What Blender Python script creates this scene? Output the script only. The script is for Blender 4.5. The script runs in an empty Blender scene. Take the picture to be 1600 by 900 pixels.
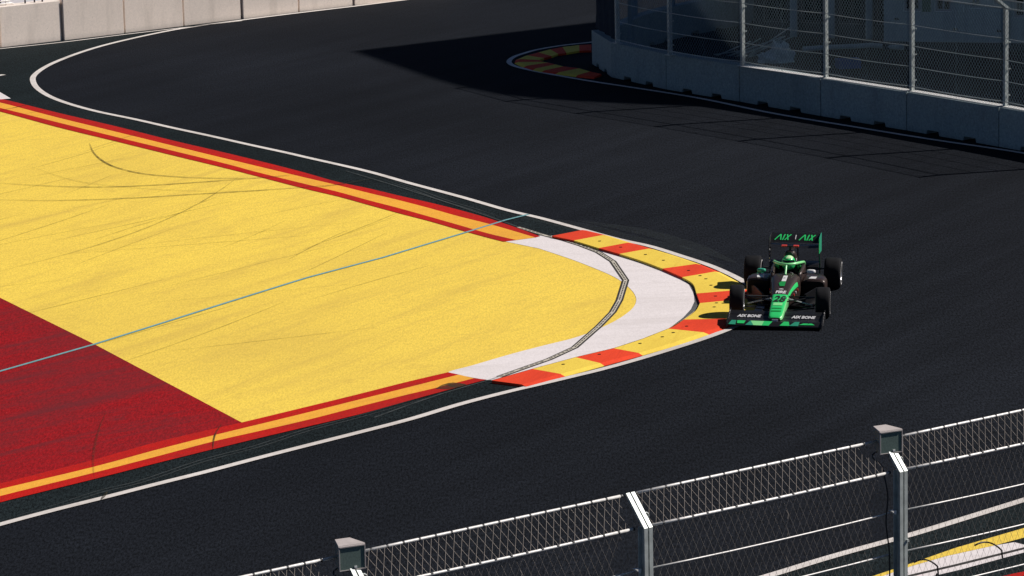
import bpy, bmesh, math, random
from mathutils import Vector, Matrix, noise as mn
from mathutils.geometry import tessellate_polygon
R = math.radians
random.seed(7)
scn = bpy.context.scene
COL = scn.collection

# ------------------------------------------------------------------ camera
cam_d = bpy.data.cameras.new("camera"); cam = bpy.data.objects.new("camera", cam_d); COL.objects.link(cam)
cam_d.sensor_width = 36; cam_d.lens = 36 * 5950 / 1600; cam_d.clip_end = 2000; cam_d.clip_start = 1
cam.matrix_world = Matrix.Translation((0, 0, 15.0)) @ Matrix.Rotation(R(90 - 11.7), 4, 'X') @ Matrix.Rotation(R(-1.3), 4, 'Z')
scn.camera = cam

# ------------------------------------------------------------------ light
SUN = Vector((1.15, 0.28, 1.0)).normalized()              # direction towards the sun
elev = math.asin(SUN.z); az = math.atan2(SUN.x, SUN.y)
w = bpy.data.worlds.new("World"); scn.world = w; w.use_nodes = True
nt = w.node_tree; nt.nodes.clear()
sky = nt.nodes.new('ShaderNodeTexSky'); sky.sky_type = 'NISHITA'; sky.sun_disc = False
sky.sun_elevation = elev; sky.sun_rotation = az; sky.altitude = 2500; sky.air_density = 0.55; sky.dust_density = 0.0; sky.ozone_density = 2.5
bg = nt.nodes.new('ShaderNodeBackground'); bg.inputs[1].default_value = 0.05
wo = nt.nodes.new('ShaderNodeOutputWorld')
nt.links.new(sky.outputs[0], bg.inputs[0]); nt.links.new(bg.outputs[0], wo.inputs[0])
sd = bpy.data.lights.new("sun", 'SUN'); sd.energy = 4.9; sd.angle = R(0.5); sd.color = (1, .955, .90)
so = bpy.data.objects.new("sun", sd); COL.objects.link(so); so.rotation_euler = SUN.to_track_quat('Z', 'Y').to_euler()
so.location = SUN * 60
scn.view_settings.view_transform = 'Standard'; scn.view_settings.look = 'None'
scn.view_settings.exposure = 0.0; scn.view_settings.gamma = 1.0

# ------------------------------------------------------------------ surveyed ground plan, metres (x right, y away)
G = {
 'white_line': [(-9.925,53.269),(-8.805,54.484),(-7.813,55.631),(-7.123,56.366),(-6.41,57.065),(-5.682,57.804),(-4.935,58.534),(-4.172,59.331),(-3.387,60.123),(-2.583,60.922),(-1.758,61.765),(-0.901,62.796),(-0.013,63.702),(0.348,64.028),(0.775,64.424),(1.081,64.714),(1.489,65.106),(2.219,65.909),(3.159,67.066),(3.652,67.739),(3.975,68.251),(4.311,68.91),(4.608,69.786),(4.739,70.822),(4.678,71.727),(4.465,72.64),(4.191,73.487),(3.914,74.19),(3.368,75.268),(2.802,76.309),(2.225,77.064),(1.429,78.356),(0.606,79.691),(0.023,80.507),(-1.051,82.329),(-2.246,84.241),(-3.25,85.912),(-4.726,87.97),(-5.212,88.659),(-6.202,89.977),(-7.223,91.381),(-8.271,92.768),(-9.357,94.269),(-10.465,95.701),(-11.355,97.14),(-11.94,98.354),(-12.397,99.688),(-12.662,100.855),(-12.801,102.029),(-12.698,103.611),(-12.355,105.265),(-11.66,107.367),(-10.737,109.184),(-9.497,111.014),(-7.85,112.558),(-6.186,113.93),(-4.611,115.133),(-2.54,116.816),(-0.588,118.184),(1.426,119.418)],
 'wall_line': [(-17.041,105.693),(-15.403,106.815),(-14.411,107.551),(-12.729,108.647),(-11.081,109.979),(-9.509,111.154),(-7.841,112.415)],
 'up1': [(-16.425,102.818),(-14.47,99.998),(-13.218,98.163),(-12.858,97.679),(-11.428,95.582),(-9.737,93.229),(-8.112,90.843),(-6.575,88.708),(-4.813,86.117),(-3.878,84.601),(-3.162,83.696),(-2.457,82.697),(-1.77,81.775),(-1.097,80.783),(-0.439,79.691),(0.201,78.44),(0.606,77.584)],
 'up2': [(-16.209,101.391),(-14.361,99.205),(-13.135,97.506),(-11.341,94.803),(-9.655,92.389),(-8.049,90.081),(-6.521,87.9),(-5.302,86.181),(-4.592,85.185),(-3.86,84.171),(-3.143,83.123),(-2.444,82.136),(-1.759,81.1),(-1.09,80.017),(-0.438,79.066),(0.51,77.463)],
 'up3': [(-16.068,100.461),(-14.224,98.203),(-13.018,96.59),(-11.255,94.037),(-9.579,91.612),(-7.989,89.35),(-6.472,87.186),(-5.88,86.257),(-4.552,84.357),(-3.827,83.342),(-3.114,82.22),(-2.42,81.182),(-1.742,80.097),(-1.081,79.023),(-0.437,77.977),(0.114,77.228)],
 'up4': [(-15.963,99.775),(-14.149,97.654),(-12.944,96.007),(-11.17,93.283),(-9.515,90.951),(-7.935,88.703),(-6.431,86.585),(-4.524,83.755),(-3.804,82.773),(-3.096,81.666),(-2.406,80.587),(-1.734,79.588),(-1.076,78.51),(-0.436,77.509),(-0.153,77.096)],
 'lo1': [(-9.407,56.576),(-8.125,58.09),(-6.799,59.476),(-5.834,60.618),(-4.959,61.435),(-4.568,61.795),(-3.517,62.828),(-2.678,63.669),(-1.819,64.561),(-1.158,65.188)],
 'lo2': [(-9.383,56.424),(-8.081,57.738),(-6.752,59.017),(-5.79,60.099),(-4.927,60.99),(-4.31,61.596),(-3.497,62.401),(-2.664,63.25),(-1.809,64.121),(-0.965,64.989)],
 'lo3': [(-9.315,55.97),(-8.027,57.316),(-6.683,58.664),(-5.751,59.652),(-4.937,60.534),(-4.282,61.127),(-3.472,61.875),(-2.646,62.734),(-1.797,63.591),(-1.358,64.004),(-0.697,64.68)],
 'lo4': [(-9.252,55.561),(-7.978,56.93),(-6.654,58.246),(-5.713,59.211),(-4.899,60.016),(-4.252,60.643),(-3.449,61.402),(-2.627,62.18),(-1.787,63.117),(-0.839,64.17),(-0.482,64.55)],
 'white_zone': [(-0.124,77.136),(0.583,77.679),(0.855,77.646),(1.298,77.105),(1.788,76.225),(2.19,75.572),(2.989,73.975),(3.339,73.079),(3.509,72.469),(3.537,71.491),(3.555,70.598),(3.438,69.914),(3.185,69.16),(2.859,68.397),(2.351,67.579),(1.805,66.852),(1.11,66.193),(0.334,65.344),(-0.388,64.516),(-0.482,64.55),(-0.698,64.719),(-0.965,64.989),(-1.158,65.188),(-0.739,65.701),(0.002,66.603),(0.607,67.252),(1.146,67.813),(1.735,68.794),(2.056,69.548),(2.266,70.244),(2.356,70.877),(2.35,71.521),(2.224,72.386),(2.02,73.197),(1.648,74.129),(1.16,75.181),(0.567,76.301)],
 'yellow': [(-16.425,102.818),(-14.47,99.998),(-13.218,98.163),(-12.858,97.679),(-11.428,95.582),(-9.737,93.229),(-8.112,90.843),(-6.575,88.708),(-4.813,86.117),(-3.878,84.601),(-3.162,83.696),(-2.457,82.697),(-1.77,81.775),(-1.097,80.783),(-0.439,79.691),(0.201,78.44),(0.606,77.584),(0.855,77.646),(1.298,77.105),(1.788,76.225),(2.19,75.572),(2.989,73.975),(3.339,73.079),(3.509,72.469),(3.537,71.491),(3.555,70.598),(3.438,69.914),(3.185,69.16),(2.859,68.397),(2.351,67.579),(1.805,66.852),(1.11,66.193),(0.334,65.344),(-0.388,64.516),(-0.482,64.55),(-0.839,64.17),(-1.787,63.117),(-2.627,62.18),(-3.449,61.402),(-4.252,60.643),(-4.899,60.016),(-5.713,59.211),(-6.654,58.246),(-7.978,56.93),(-9.252,55.561)],
 'red_zone': [(-12.647,77.926),(-9.965,72.565),(-7.638,68.086),(-4.558,61.808),(-4.959,61.435),(-5.834,60.618),(-6.799,59.476),(-8.125,58.09),(-9.407,56.576)],
 'gutter': [(2.729,74.457),(2.989,73.975),(3.339,73.079),(3.509,72.469),(3.537,71.491),(3.555,70.598),(3.438,69.914),(3.185,69.16),(2.931,68.556),(3.181,69.313),(3.36,70.037),(3.462,70.726),(3.487,71.437),(3.437,72.292),(3.3,73.052),(3.08,73.741)],
 'far_white_zone': [(-12.929,98.12),(-13.36,99.276),(-14.757,102.095),(-16.867,104.561),(-16.207,100.257),(-14.376,99.317),(-13.197,97.998)],
 'far_edge_line': [(-13.667,102.513),(-13.904,102.198),(-14.66,101.386),(-15.411,99.471)],
 'cyan': [(-10.566,64.215),(-9.139,66.071),(-7.697,68.092),(-6.875,69.377),(-5.354,71.785),(-4.046,73.822),(-2.58,75.729),(-0.95,78.18),(-0.104,79.484),(0.391,80.087)],
 'drain': [(-2.35,61.926),(-1.78,62.789),(-1.248,63.537),(-0.813,64.071),(-0.459,64.474),(-0.259,64.75),(0.091,65.263),(0.629,66.047),(1.105,66.962),(1.586,68.699),(1.881,69.927),(2.043,71.0),(2.223,72.862),(2.029,74.772),(1.775,75.728),(1.429,76.505),(1.113,77.079),(0.67,77.739),(0.163,78.653),(-0.513,80.05),(-1.353,81.668),(-2.525,83.87),(-3.752,86.02)],
 'kerb': [([(1.59,78.106),(1.8,77.798),(2.008,77.491)],[(0.852,77.388),(1.074,77.117),(1.294,76.848)]),([(2.008,77.491),(2.252,77.048),(2.493,76.609)],[(1.294,76.848),(1.54,76.407),(1.782,75.971)]),([(2.493,76.609),(2.693,76.264),(2.891,75.922)],[(1.782,75.971),(1.984,75.644),(2.183,75.32)]),([(2.891,75.922),(3.335,75.122),(3.776,74.221)],[(2.183,75.32),(2.605,74.546),(2.979,73.728)]),([(3.776,74.221),(3.939,73.826),(4.1,73.435)],[(2.979,73.728),(3.154,73.279),(3.328,72.835)]),([(4.1,73.435),(4.382,72.507),(4.61,71.625)],[(3.328,72.835),(3.497,72.228),(3.525,71.253)]),([(4.61,71.625),(4.624,71.203),(4.639,70.785)],[(3.525,71.253),(3.534,70.805),(3.543,70.363)]),([(4.639,70.785),(4.521,69.749),(4.315,68.975)],[(3.543,70.363),(3.427,69.681),(3.174,68.93)]),([(4.315,68.975),(3.954,68.29),(3.573,67.783)],[(3.174,68.93),(2.985,68.431),(2.85,68.169)]),([(3.573,67.783),(2.95,66.937),(2.298,66.187)],[(2.85,68.169),(2.344,67.353),(1.799,66.629)]),([(2.298,66.187),(1.944,65.806),(1.593,65.43)],[(1.799,66.629),(1.451,66.299),(1.106,65.972)]),([(1.593,65.43),(1.239,65.043),(0.89,64.66)],[(1.106,65.972),(0.717,65.547),(0.332,65.126)]),([(0.89,64.66),(0.55,64.296),(0.213,63.936)],[(0.332,65.126),(-0.029,64.711),(-0.387,64.301)])],
 'holes': [(1.821,76.717),(2.232,76.019),(2.702,75.193),(3.037,74.562),(3.485,73.479),(3.684,72.951),(3.779,72.629),(3.844,72.005),(3.872,70.976),(3.854,70.347),(3.792,69.987),(3.602,69.376),(3.193,68.353),(2.922,67.833),(2.709,67.493),(2.283,66.986),(1.529,66.172),(0.872,65.439)],
 'fko': [(2.374,105.674),(2.032,105.601),(1.543,105.299),(1.18,104.853),(0.819,104.286),(0.496,103.72),(0.246,103.028),(0.208,102.431),(0.445,101.621),(0.681,101.057),(0.916,100.671),(1.285,100.268),(1.819,99.728),(2.282,99.316)],
 'fki': [(2.339,104.262),(2.003,104.253),(1.643,103.876),(1.411,103.728),(1.229,103.327),(1.015,102.995),(0.871,102.654),(0.971,102.278),(1.108,102.136),(1.31,101.747),(1.51,101.361),(1.931,100.943),(2.206,100.319),(2.499,99.813)],
 'far_line': [(12.315,85.514),(11.846,86.358),(9.892,88.642),(8.268,90.696),(6.574,92.894),(4.943,95.49),(4.085,96.628),(3.107,97.807),(2.204,98.887),(1.482,99.846),(0.815,100.812),(0.273,101.775),(0.086,102.399),(0.071,103.003),(0.214,103.711),(0.411,104.173),(0.861,104.974),(1.586,105.706),(2.387,106.204),(3.053,106.795)],
 'barrier_right': [(2.3,102.053),(2.761,99.537),(4.094,97.222),(5.84,94.94),(7.674,92.388),(9.523,89.95),(11.391,87.349),(13.27,84.62)],
 'back_leg': [(2.3,102.053),(3.436,104.812),(4.555,106.811),(6.435,109.173),(8.293,111.514)],
 'posts_right': [(2.923,99.376),(4.196,96.993),(5.923,94.805),(7.818,92.514),(9.674,90.12),(11.564,87.489),(13.379,84.729)],
 'barrier_left': [(-16.024,106.723),(-14.408,107.809),(-12.762,109.023),(-11.109,110.282),(-9.471,111.537),(-7.828,112.797),(-6.213,114.081),(-4.607,115.282),(-3.005,116.438),(-1.441,117.551)],
 'near_fence': [(-4.454,37.405),(-1.677,39.305),(1.473,41.606),(4.564,43.832),(7.746,45.913)],
 'shadow': [(-4.319,105.552),(-2.988,102.401),(-1.561,99.177),(-0.216,97.105),(1.249,95.928),(3.33,94.891),(4.911,94.299),(5.848,93.908),(6.659,92.982),(7.781,92.224),(9.718,89.828),(11.403,87.481),(13.134,85.148)],
 'shadow_up': [(-4.319,105.552),(2.51,110.385),(9.975,115.668)],
 'car': [(5.415,71.857),(4.967,69.206)],
 'dirt': [(3.436,104.812),(6.435,109.173),(9.781,113.438),(17.316,119.108),(14.415,84.133),(11.449,87.835),(9.576,90.512),(7.723,93.029),(5.879,95.669),(4.128,97.984)],
 'near_white_line': [(3.049,51.484),(3.557,51.93),(4.514,52.832),(5.576,53.741),(5.782,53.917),(6.683,54.77),(7.67,55.72),(8.811,56.846)],
 'patch': [(-1.363,63.932),(-1.257,64.212),(-1.148,64.347),(-1.059,64.387),(-0.948,64.327),(-0.814,64.216),(-0.901,64.079),(-1.142,63.862)],
 'dust1': [(0.035,79.983),(1.111,78.971),(2.459,76.967),(3.391,75.766),(4.194,73.965)],
 'dust2': [(1.388,79.301),(2.693,77.919),(3.673,76.206),(4.47,74.32)],
 'dust3': [(-2.548,59.925),(-0.901,61.427),(0.829,63.096),(2.31,64.739),(3.513,66.293)],
 'near_yellow': [(4.761,51.539),(5.628,52.403),(6.328,53.141),(7.453,54.129),(8.547,55.121),(8.464,54.58),(7.382,53.606),(6.913,53.229),(6.139,52.714),(5.612,52.255),(4.746,51.379)],
 'near_white_zone': [(4.746,51.379),(5.612,52.255),(6.139,52.714),(6.913,53.229),(7.211,53.376),(7.649,52.859),(7.275,52.822),(6.256,52.003),(5.667,51.594),(5.068,51.002)],
 'near_drain': [(5.112,51.445),(5.559,51.766),(6.219,52.221),(7.303,53.024),(8.346,53.804)],
 'near_red': [(6.546,51.425),(6.776,51.601),(7.013,51.761),(7.14,51.832),(8.133,52.413),(7.72,49.704),(5.997,49.841)],
 'near_runoff': [(3.041,51.357),(3.548,51.8),(4.502,52.698),(5.561,53.603),(6.666,54.627),(7.65,55.571),(8.787,56.692),(9.777,51.42),(3.815,44.789),(0.751,49.058)],
 'bag': [(7.255,101.635)],
 'blue': [(9.054,100.177)],
 'poles': [(6.247,102.878)],
 'curb': [(8.123,103.438),(8.755,103.646),(9.643,103.753),(10.007,103.881),(10.839,103.251)],
 'bld': [(10.404,103.444),(11.411,103.036),(13.613,103.177),(14.742,102.503)],
 'bldleft': [(6.998,106.28),(10.528,104.678)],
 'tl': [(-14.466,106.994),(-13.902,108.003),(-13.935,108.57),(-12.799,109.081)],
 'skids': [[(-10.107,90.696),(-9.854,89.285),(-9.544,88.172),(-9.153,87.246),(-8.472,86.299),(-7.693,85.775),(-6.792,85.449),(-5.766,85.357),(-4.765,85.73)],[(-11.91,85.571),(-10.675,84.999),(-9.331,84.622),(-8.181,84.678),(-7.045,84.943),(-6.048,85.228),(-5.046,85.515)],[(-11.62,83.347),(-10.162,83.046),(-8.466,83.108),(-7.07,83.407),(-5.665,83.708),(-4.536,84.007),(-3.402,84.39)],[(-11.118,87.505),(-10.376,86.209),(-9.69,85.284),(-8.75,84.588),(-7.694,84.047),(-6.524,83.737),(-5.377,83.671)],[(-10.515,74.875),(-9.404,76.389),(-8.618,77.658),(-7.722,79.535),(-6.948,81.828),(-6.463,83.89),(-6.182,85.495)],[(-6.658,58.318),(-6.733,58.851),(-6.819,59.687),(-6.876,60.543),(-6.914,61.642),(-6.921,62.778)],[(-4.907,59.975),(-4.94,60.578),(-4.938,61.145),(-4.883,61.718)],[(-6.416,56.923),(-6.389,57.152),(-6.366,57.421)],[(-13.263,95.949),(-12.677,96.489),(-12.136,97.467)],[(-12.508,95.123),(-11.807,96.05),(-11.176,97.007)],[(-4.386,83.866),(-3.688,84.346),(-2.847,85.145)]],
 'scuff1': [(-2.967,85.172),(-2.138,83.508),(-1.441,82.01),(-0.769,80.832),(-0.277,79.882)],
 'scuff2': [(-7.835,55.806),(-7.146,56.568),(-6.455,57.507),(-5.949,57.975),(-4.992,59.31),(-4.22,60.124),(-3.438,61.18),(-2.622,62.043),(-1.785,63.023),(-0.923,64.033)],
}

# ------------------------------------------------------------------ materials
def newmat(name):
    m = bpy.data.materials.new(name); m.use_nodes = True
    n = m.node_tree; b = n.nodes['Principled BSDF']
    return m, n, b
def add(n, t, **kw):
    x = n.nodes.new(t)
    for k, v in kw.items(): setattr(x, k, v)
    return x
def noisenode(n, scale, detail=2, rough=.6, vec=None, dist=0):
    t = add(n, 'ShaderNodeTexNoise'); t.inputs['Scale'].default_value = scale
    t.inputs['Detail'].default_value = detail; t.inputs['Roughness'].default_value = rough; t.inputs['Distortion'].default_value = dist
    if vec: n.links.new(vec, t.inputs['Vector'])
    return t.outputs['Fac']
def coords(n, scale=(1, 1, 1), rot=(0, 0, 0)):
    g = add(n, 'ShaderNodeNewGeometry'); src = g.outputs['Position']
    if rot != (0, 0, 0):                       # turn first, then stretch along the turned axes
        mr = add(n, 'ShaderNodeMapping'); mr.inputs['Rotation'].default_value = rot; n.links.new(src, mr.inputs['Vector']); src = mr.outputs[0]
    mp = add(n, 'ShaderNodeMapping'); mp.inputs['Scale'].default_value = scale
    n.links.new(src, mp.inputs['Vector']); return mp.outputs[0]
def ramp(n, fac, a, b, lo=0.0, hi=1.0):
    r = add(n, 'ShaderNodeMapRange'); r.inputs[1].default_value = a; r.inputs[2].default_value = b
    r.inputs[3].default_value = lo; r.inputs[4].default_value = hi; n.links.new(fac, r.inputs[0]); return r.outputs[0]
def mix(n, fac, A, B, mode='MIX'):
    m = add(n, 'ShaderNodeMix', data_type='RGBA', blend_type=mode)
    for s, v in ((0, fac), (6, A), (7, B)):
        if hasattr(v, 'links'): n.links.new(v, m.inputs[s])
        else: m.inputs[s].default_value = v if s == 0 else (*v, 1)
    return m.outputs[2]
def scalecol(n, col, fac):
    c = add(n, 'ShaderNodeVectorMath', operation='SCALE')
    if hasattr(col, 'links'): n.links.new(col, c.inputs[0])
    else: c.inputs[0].default_value = col
    n.links.new(fac, c.inputs['Scale']); return c.outputs[0]
def setc(n, b, col, rough, spec=.5):
    if hasattr(col, 'links'): n.links.new(col, b.inputs['Base Color'])
    else: b.inputs['Base Color'].default_value = (*col, 1)
    b.inputs['Roughness'].default_value = rough; b.inputs['Specular IOR Level'].default_value = spec

def asphalt(name, base, grain=.55, spec=.12, streak=.25):
    m, n, b = newmat(name); v = coords(n)
    g1 = ramp(n, noisenode(n, 21, 4, .95, coords(n, (1.4, .34, 1))), .40, .60, 1 - grain, 1 + grain)
    g2 = ramp(n, noisenode(n, .09, 4, .6, v), .3, .7, 1 - streak, 1 + streak)
    v2 = coords(n, (.07, 1.3, 1), (0, 0, R(-58)))
    g3 = ramp(n, noisenode(n, .9, 5, .6, v2), .35, .7, .84, 1.16)
    c = scalecol(n, scalecol(n, scalecol(n, base, g1), g2), g3)
    # rare pale stone chips
    vo = add(n, 'ShaderNodeTexVoronoi'); vo.inputs['Scale'].default_value = 22; n.links.new(v, vo.inputs['Vector'])
    sp = ramp(n, vo.outputs['Distance'], .10, .05, 0, .35)
    c = mix(n, sp, c, tuple(min(1, k * 3.2 + .02) for k in base))
    setc(n, b, c, .93, spec)
    bp = add(n, 'ShaderNodeBump'); bp.inputs['Strength'].default_value = .5; bp.inputs['Distance'].default_value = .006
    n.links.new(noisenode(n, 45, 2, .7, v), bp.inputs['Height']); n.links.new(bp.outputs[0], b.inputs['Normal'])
    return m
def paint(name, base, dirt, amount=.5, streakrot=20, grain=.14, worn=None, rough=.75):
    m, n, b = newmat(name); v = coords(n)
    g1 = ramp(n, noisenode(n, 21, 4, .95, coords(n, (1.4, .34, 1))), .38, .62, 1 - grain, 1 + grain * .6)
    c = scalecol(n, base, g1)
    v2 = coords(n, (.16, 2.0, 1), (0, 0, R(-streakrot)))
    st = ramp(n, noisenode(n, 1.0, 6, .62, v2, .3), .50, .78, 0, amount)
    c = mix(n, st, c, dirt)
    v3 = coords(n, (.3, .9, 1), (0, 0, R(-streakrot - 15)))
    s2 = ramp(n, noisenode(n, .6, 5, .65, v3), .5, .8, 0, amount * .8)
    c = mix(n, s2, c, dirt)
    # finer criss-cross scuffs and broad grubby zones
    for rt_, am in ((streakrot + 9, .9), (streakrot - 14, .7), (streakrot - 42, .6)):
        v4 = coords(n, (.20, 6.5, 1), (0, 0, R(-rt_)))
        c = mix(n, ramp(n, noisenode(n, 1.1, 5, .7, v4, .2), .56, .80, 0, amount * am), c, dirt)
    c = mix(n, ramp(n, noisenode(n, .10, 3, .6, v), .42, .70, 0, amount * .45), c, dirt)
    c = mix(n, ramp(n, noisenode(n, 1.6, 5, .8, v), .54, .78, 0, amount * .8), c, dirt)
    if worn:
        sp = ramp(n, noisenode(n, 9, 4, .75, v), .60, .72, 0, .55)
        c = mix(n, sp, c, worn)
    setc(n, b, c, rough, .10)
    bp = add(n, 'ShaderNodeBump'); bp.inputs['Strength'].default_value = .3; bp.inputs['Distance'].default_value = .004
    n.links.new(noisenode(n, 40, 2, .7, v), bp.inputs['Height']); n.links.new(bp.outputs[0], b.inputs['Normal'])
    return m
def concrete(name, base, stain, var=.10):
    m, n, b = newmat(name)
    oi = add(n, 'ShaderNodeObjectInfo')
    v = coords(n)
    g1 = ramp(n, noisenode(n, 16, 4, .9, v), .32, .68, 1 - var, 1 + var)
    rnd = ramp(n, oi.outputs['Random'], 0, 1, .9, 1.05)
    c = scalecol(n, scalecol(n, base, g1), rnd)
    v2 = coords(n, (1.5, 1.5, .25)); st = ramp(n, noisenode(n, 1.4, 4, .6, v2), .5, .75, 0, .4)
    c = mix(n, st, c, stain)
    vo = add(n, 'ShaderNodeTexVoronoi'); vo.inputs['Scale'].default_value = 5; n.links.new(v, vo.inputs['Vector'])
    c = mix(n, ramp(n, vo.outputs['Distance'], .09, .05, 0, .45), c, stain)
    # grime along the foot
    sx = add(n, 'ShaderNodeSeparateXYZ'); n.links.new(v, sx.inputs[0])
    ft = ramp(n, sx.outputs[2], .16, 0, 0, .35); c = mix(n, ft, c, stain)
    setc(n, b, c, .88, .25)
    bp = add(n, 'ShaderNodeBump'); bp.inputs['Strength'].default_value = .4; bp.inputs['Distance'].default_value = .006
    n.links.new(noisenode(n, 30, 4, .7, v), bp.inputs['Height']); n.links.new(bp.outputs[0], b.inputs['Normal'])
    return m
def plain(name, base, rough=.5, metal=0, spec=.5, coat=0, var=.1, scale=8):
    m, n, b = newmat(name); v = coords(n)
    c = scalecol(n, base, ramp(n, noisenode(n, scale, 3, .6, v), .3, .7, 1 - var, 1 + var))
    setc(n, b, c, rough, spec); b.inputs['Metallic'].default_value = metal; b.inputs['Coat Weight'].default_value = coat
    return m
def rubber_mark(name, strength=.6):
    m, n, b = newmat(name); setc(n, b, (.045, .04, .02), .8, .2)
    v = coords(n); f = ramp(n, noisenode(n, 3, 5, .7, v), .28, .60, .3 * strength, strength)
    n.links.new(f, b.inputs['Alpha']); return m

M = dict(
 asphalt=asphalt('track_asphalt', (.0104, .0122, .0166), .75, .06),
 runoff=asphalt('runoff_asphalt', (.0125, .0180, .0200), .8, .06),
 dirt=asphalt('dirt_ground', (.011, .008, .011), .8),
 yellow=paint('yellow_paint', (.98, .70, .105), (.60, .40, .09), .50, 57, .20),
 red=paint('red_paint', (.37, .007, .010), (.14, .022, .026), .95, 45, .50),
 stripe_red=paint('stripe_red_paint', (.58, .013, .008), (.26, .02, .018), .75, 25, .22),
 orange=paint('orange_paint', (.95, .46, .055), (.6, .28, .05), .4, 25, .12),
 white=paint('white_paint', (.87, .80, .80), (.55, .49, .47), .4, 5, .10),
 line=paint('line_paint', (.80, .74, .70), (.42, .37, .33), .5, 40, .12),
 cyan=paint('cyan_paint', (.20, .42, .45), (.16, .30, .30), .5, 10, .2),
 kerb_red=paint('kerb_red_paint', (.88, .075, .028), (.45, .03, .02), .45, 70, .10),
 kerb_yellow=paint('kerb_yellow_paint', (.93, .68, .10), (.6, .36, .05), .4, 70, .10),
 gutter=asphalt('grey_gutter', (.10, .105, .11), .25),
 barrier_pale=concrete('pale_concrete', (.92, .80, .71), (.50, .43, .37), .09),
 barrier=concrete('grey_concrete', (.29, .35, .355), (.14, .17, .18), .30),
 steel=plain('galvanised_steel', (.50, .53, .51), .5, .35, .5, 0, .18),
 steel_white=plain('bright_zinc_steel', (.80, .77, .74), .45, .15, .5, 0, .14, 22),
 wire=plain('zinc_wire', (.36, .31, .27), .6, .2),
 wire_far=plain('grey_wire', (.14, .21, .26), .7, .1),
 black=plain('black_plastic', (.012, .012, .014), .5),
 grille=plain('speaker_grille', (.13, .18, .16), .7, 0, .3, 0, .2, 60),
 cabinet=plain('speaker_cabinet', (.20, .205, .18), .6, 0, .4),
 cabinet_top=plain('speaker_top', (.52, .46, .44), .7, 0, .3),
 hole=plain('dark_hole', (.015, .013, .012), .9, 0, .1),
 drain_dark=plain('drain_slot', (.045, .042, .04), .8, 0, .2, 0, .4),
 drain_pale=plain('drain_concrete', (.55, .50, .42), .85, 0, .2, 0, .3, 20),
 paint_brown=plain('dark_brown_car_paint', (.048, .029, .024), .40, .25, .5, .3, .35, 30),
 carbon=plain('carbon_fibre', (.008, .008, .010), .42, 0, .4),
 green=plain('bright_green_car_paint', (.035, .66, .17), .35, 0, .5, .4, .04),
 green_dark=plain('dark_green_car_paint', (.012, .30, .06), .4, 0, .5, .2),
 green_teal=plain('teal_green_car_paint', (.03, .34, .20), .4, 0, .5, .2),
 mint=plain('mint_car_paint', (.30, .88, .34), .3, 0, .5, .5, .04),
 helmet_pale=plain('pale_sunlit_helmet_paint', (.62, .92, .48), .35, 0, .5, .3, .04),
 carwhite=plain('white_car_paint', (.80, .78, .78), .4, 0, .5, .2, .04),
 red_gloss=plain('red_camera_pod', (.62, .05, .03), .4),
 tyre=plain('tyre_rubber', (.009, .009, .011), .85, 0, .18, 0, .3),
 rim=plain('wheel_metal', (.42, .42, .44), .3, .8),
 visor=plain('dark_visor', (.01, .012, .012), .12, 0, .6),
 suit=plain('dark_race_suit', (.018, .02, .022), .8, 0, .2),
 glove=plain('pale_glove', (.55, .56, .55), .7, 0, .2),
 skin=plain('skin', (.45, .26, .19), .6, 0, .3),
 facade=concrete('facade_render', (.34, .42, .43), (.10, .13, .14), .15),
 facade_dark=plain('dark_facade', (.03, .04, .048), .8, 0, .2, 0, .4, 1.5),
 glass=plain('window_glass', (.01, .012, .016), .15, 0, .5),
 frame=plain('window_frame', (.30, .33, .34), .6),
 green_frame=plain('green_frame', (.03, .10, .06), .6),
 cloth=plain('navy_screen_cloth', (.022, .032, .05), .9, 0, .1, 0, .2, 6),
 bag=plain('white_sheeting', (.42, .50, .52), .6, 0, .3, 0, .12, 5),
 blue=plain('blue_plastic', (.01, .05, .22), .5),
 mortar=plain('pale_yard_slab', (.62, .58, .60), .8, 0, .2),
)
M_skid = rubber_mark('rubber_mark', .85); M_skid2 = rubber_mark('faint_rubber_mark', .34)

# ------------------------------------------------------------------ helpers
def obj(name, verts, faces, mat, parent=None, smooth=False, origin=None, bevel=0):
    me = bpy.data.meshes.new(name)
    if origin is not None: verts = [(x - origin[0], y - origin[1], z - origin[2]) for x, y, z in verts]
    me.from_pydata([tuple(v) for v in verts], [], faces); me.materials.append(M[mat] if isinstance(mat, str) else mat)
    bm = bmesh.new(); bm.from_mesh(me); bmesh.ops.recalc_face_normals(bm, faces=bm.faces); bm.to_mesh(me); bm.free()
    if smooth: me.shade_smooth()
    o = bpy.data.objects.new(name, me); COL.objects.link(o)
    if parent is not None: o.parent = parent
    if bevel:
        bv = o.modifiers.new('bevel', 'BEVEL'); bv.width = bevel; bv.segments = 2; bv.limit_method = 'ANGLE'; bv.angle_limit = R(35)
    return o
def struct(o, label=None):
    o['kind'] = 'structure'
    if label: o['label'] = label
    return o
def tag(o, label, cat, group=None):
    o['label'] = label; o['category'] = cat
    if group: o['group'] = group
    return o
def thing(name, label, cat, loc=(0, 0, 0), rz=0, group=None):
    o = bpy.data.objects.new(name, None); COL.objects.link(o); o.location = loc; o.rotation_euler = (0, 0, rz)
    o.empty_display_size = .3
    return tag(o, label, cat, group)
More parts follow.
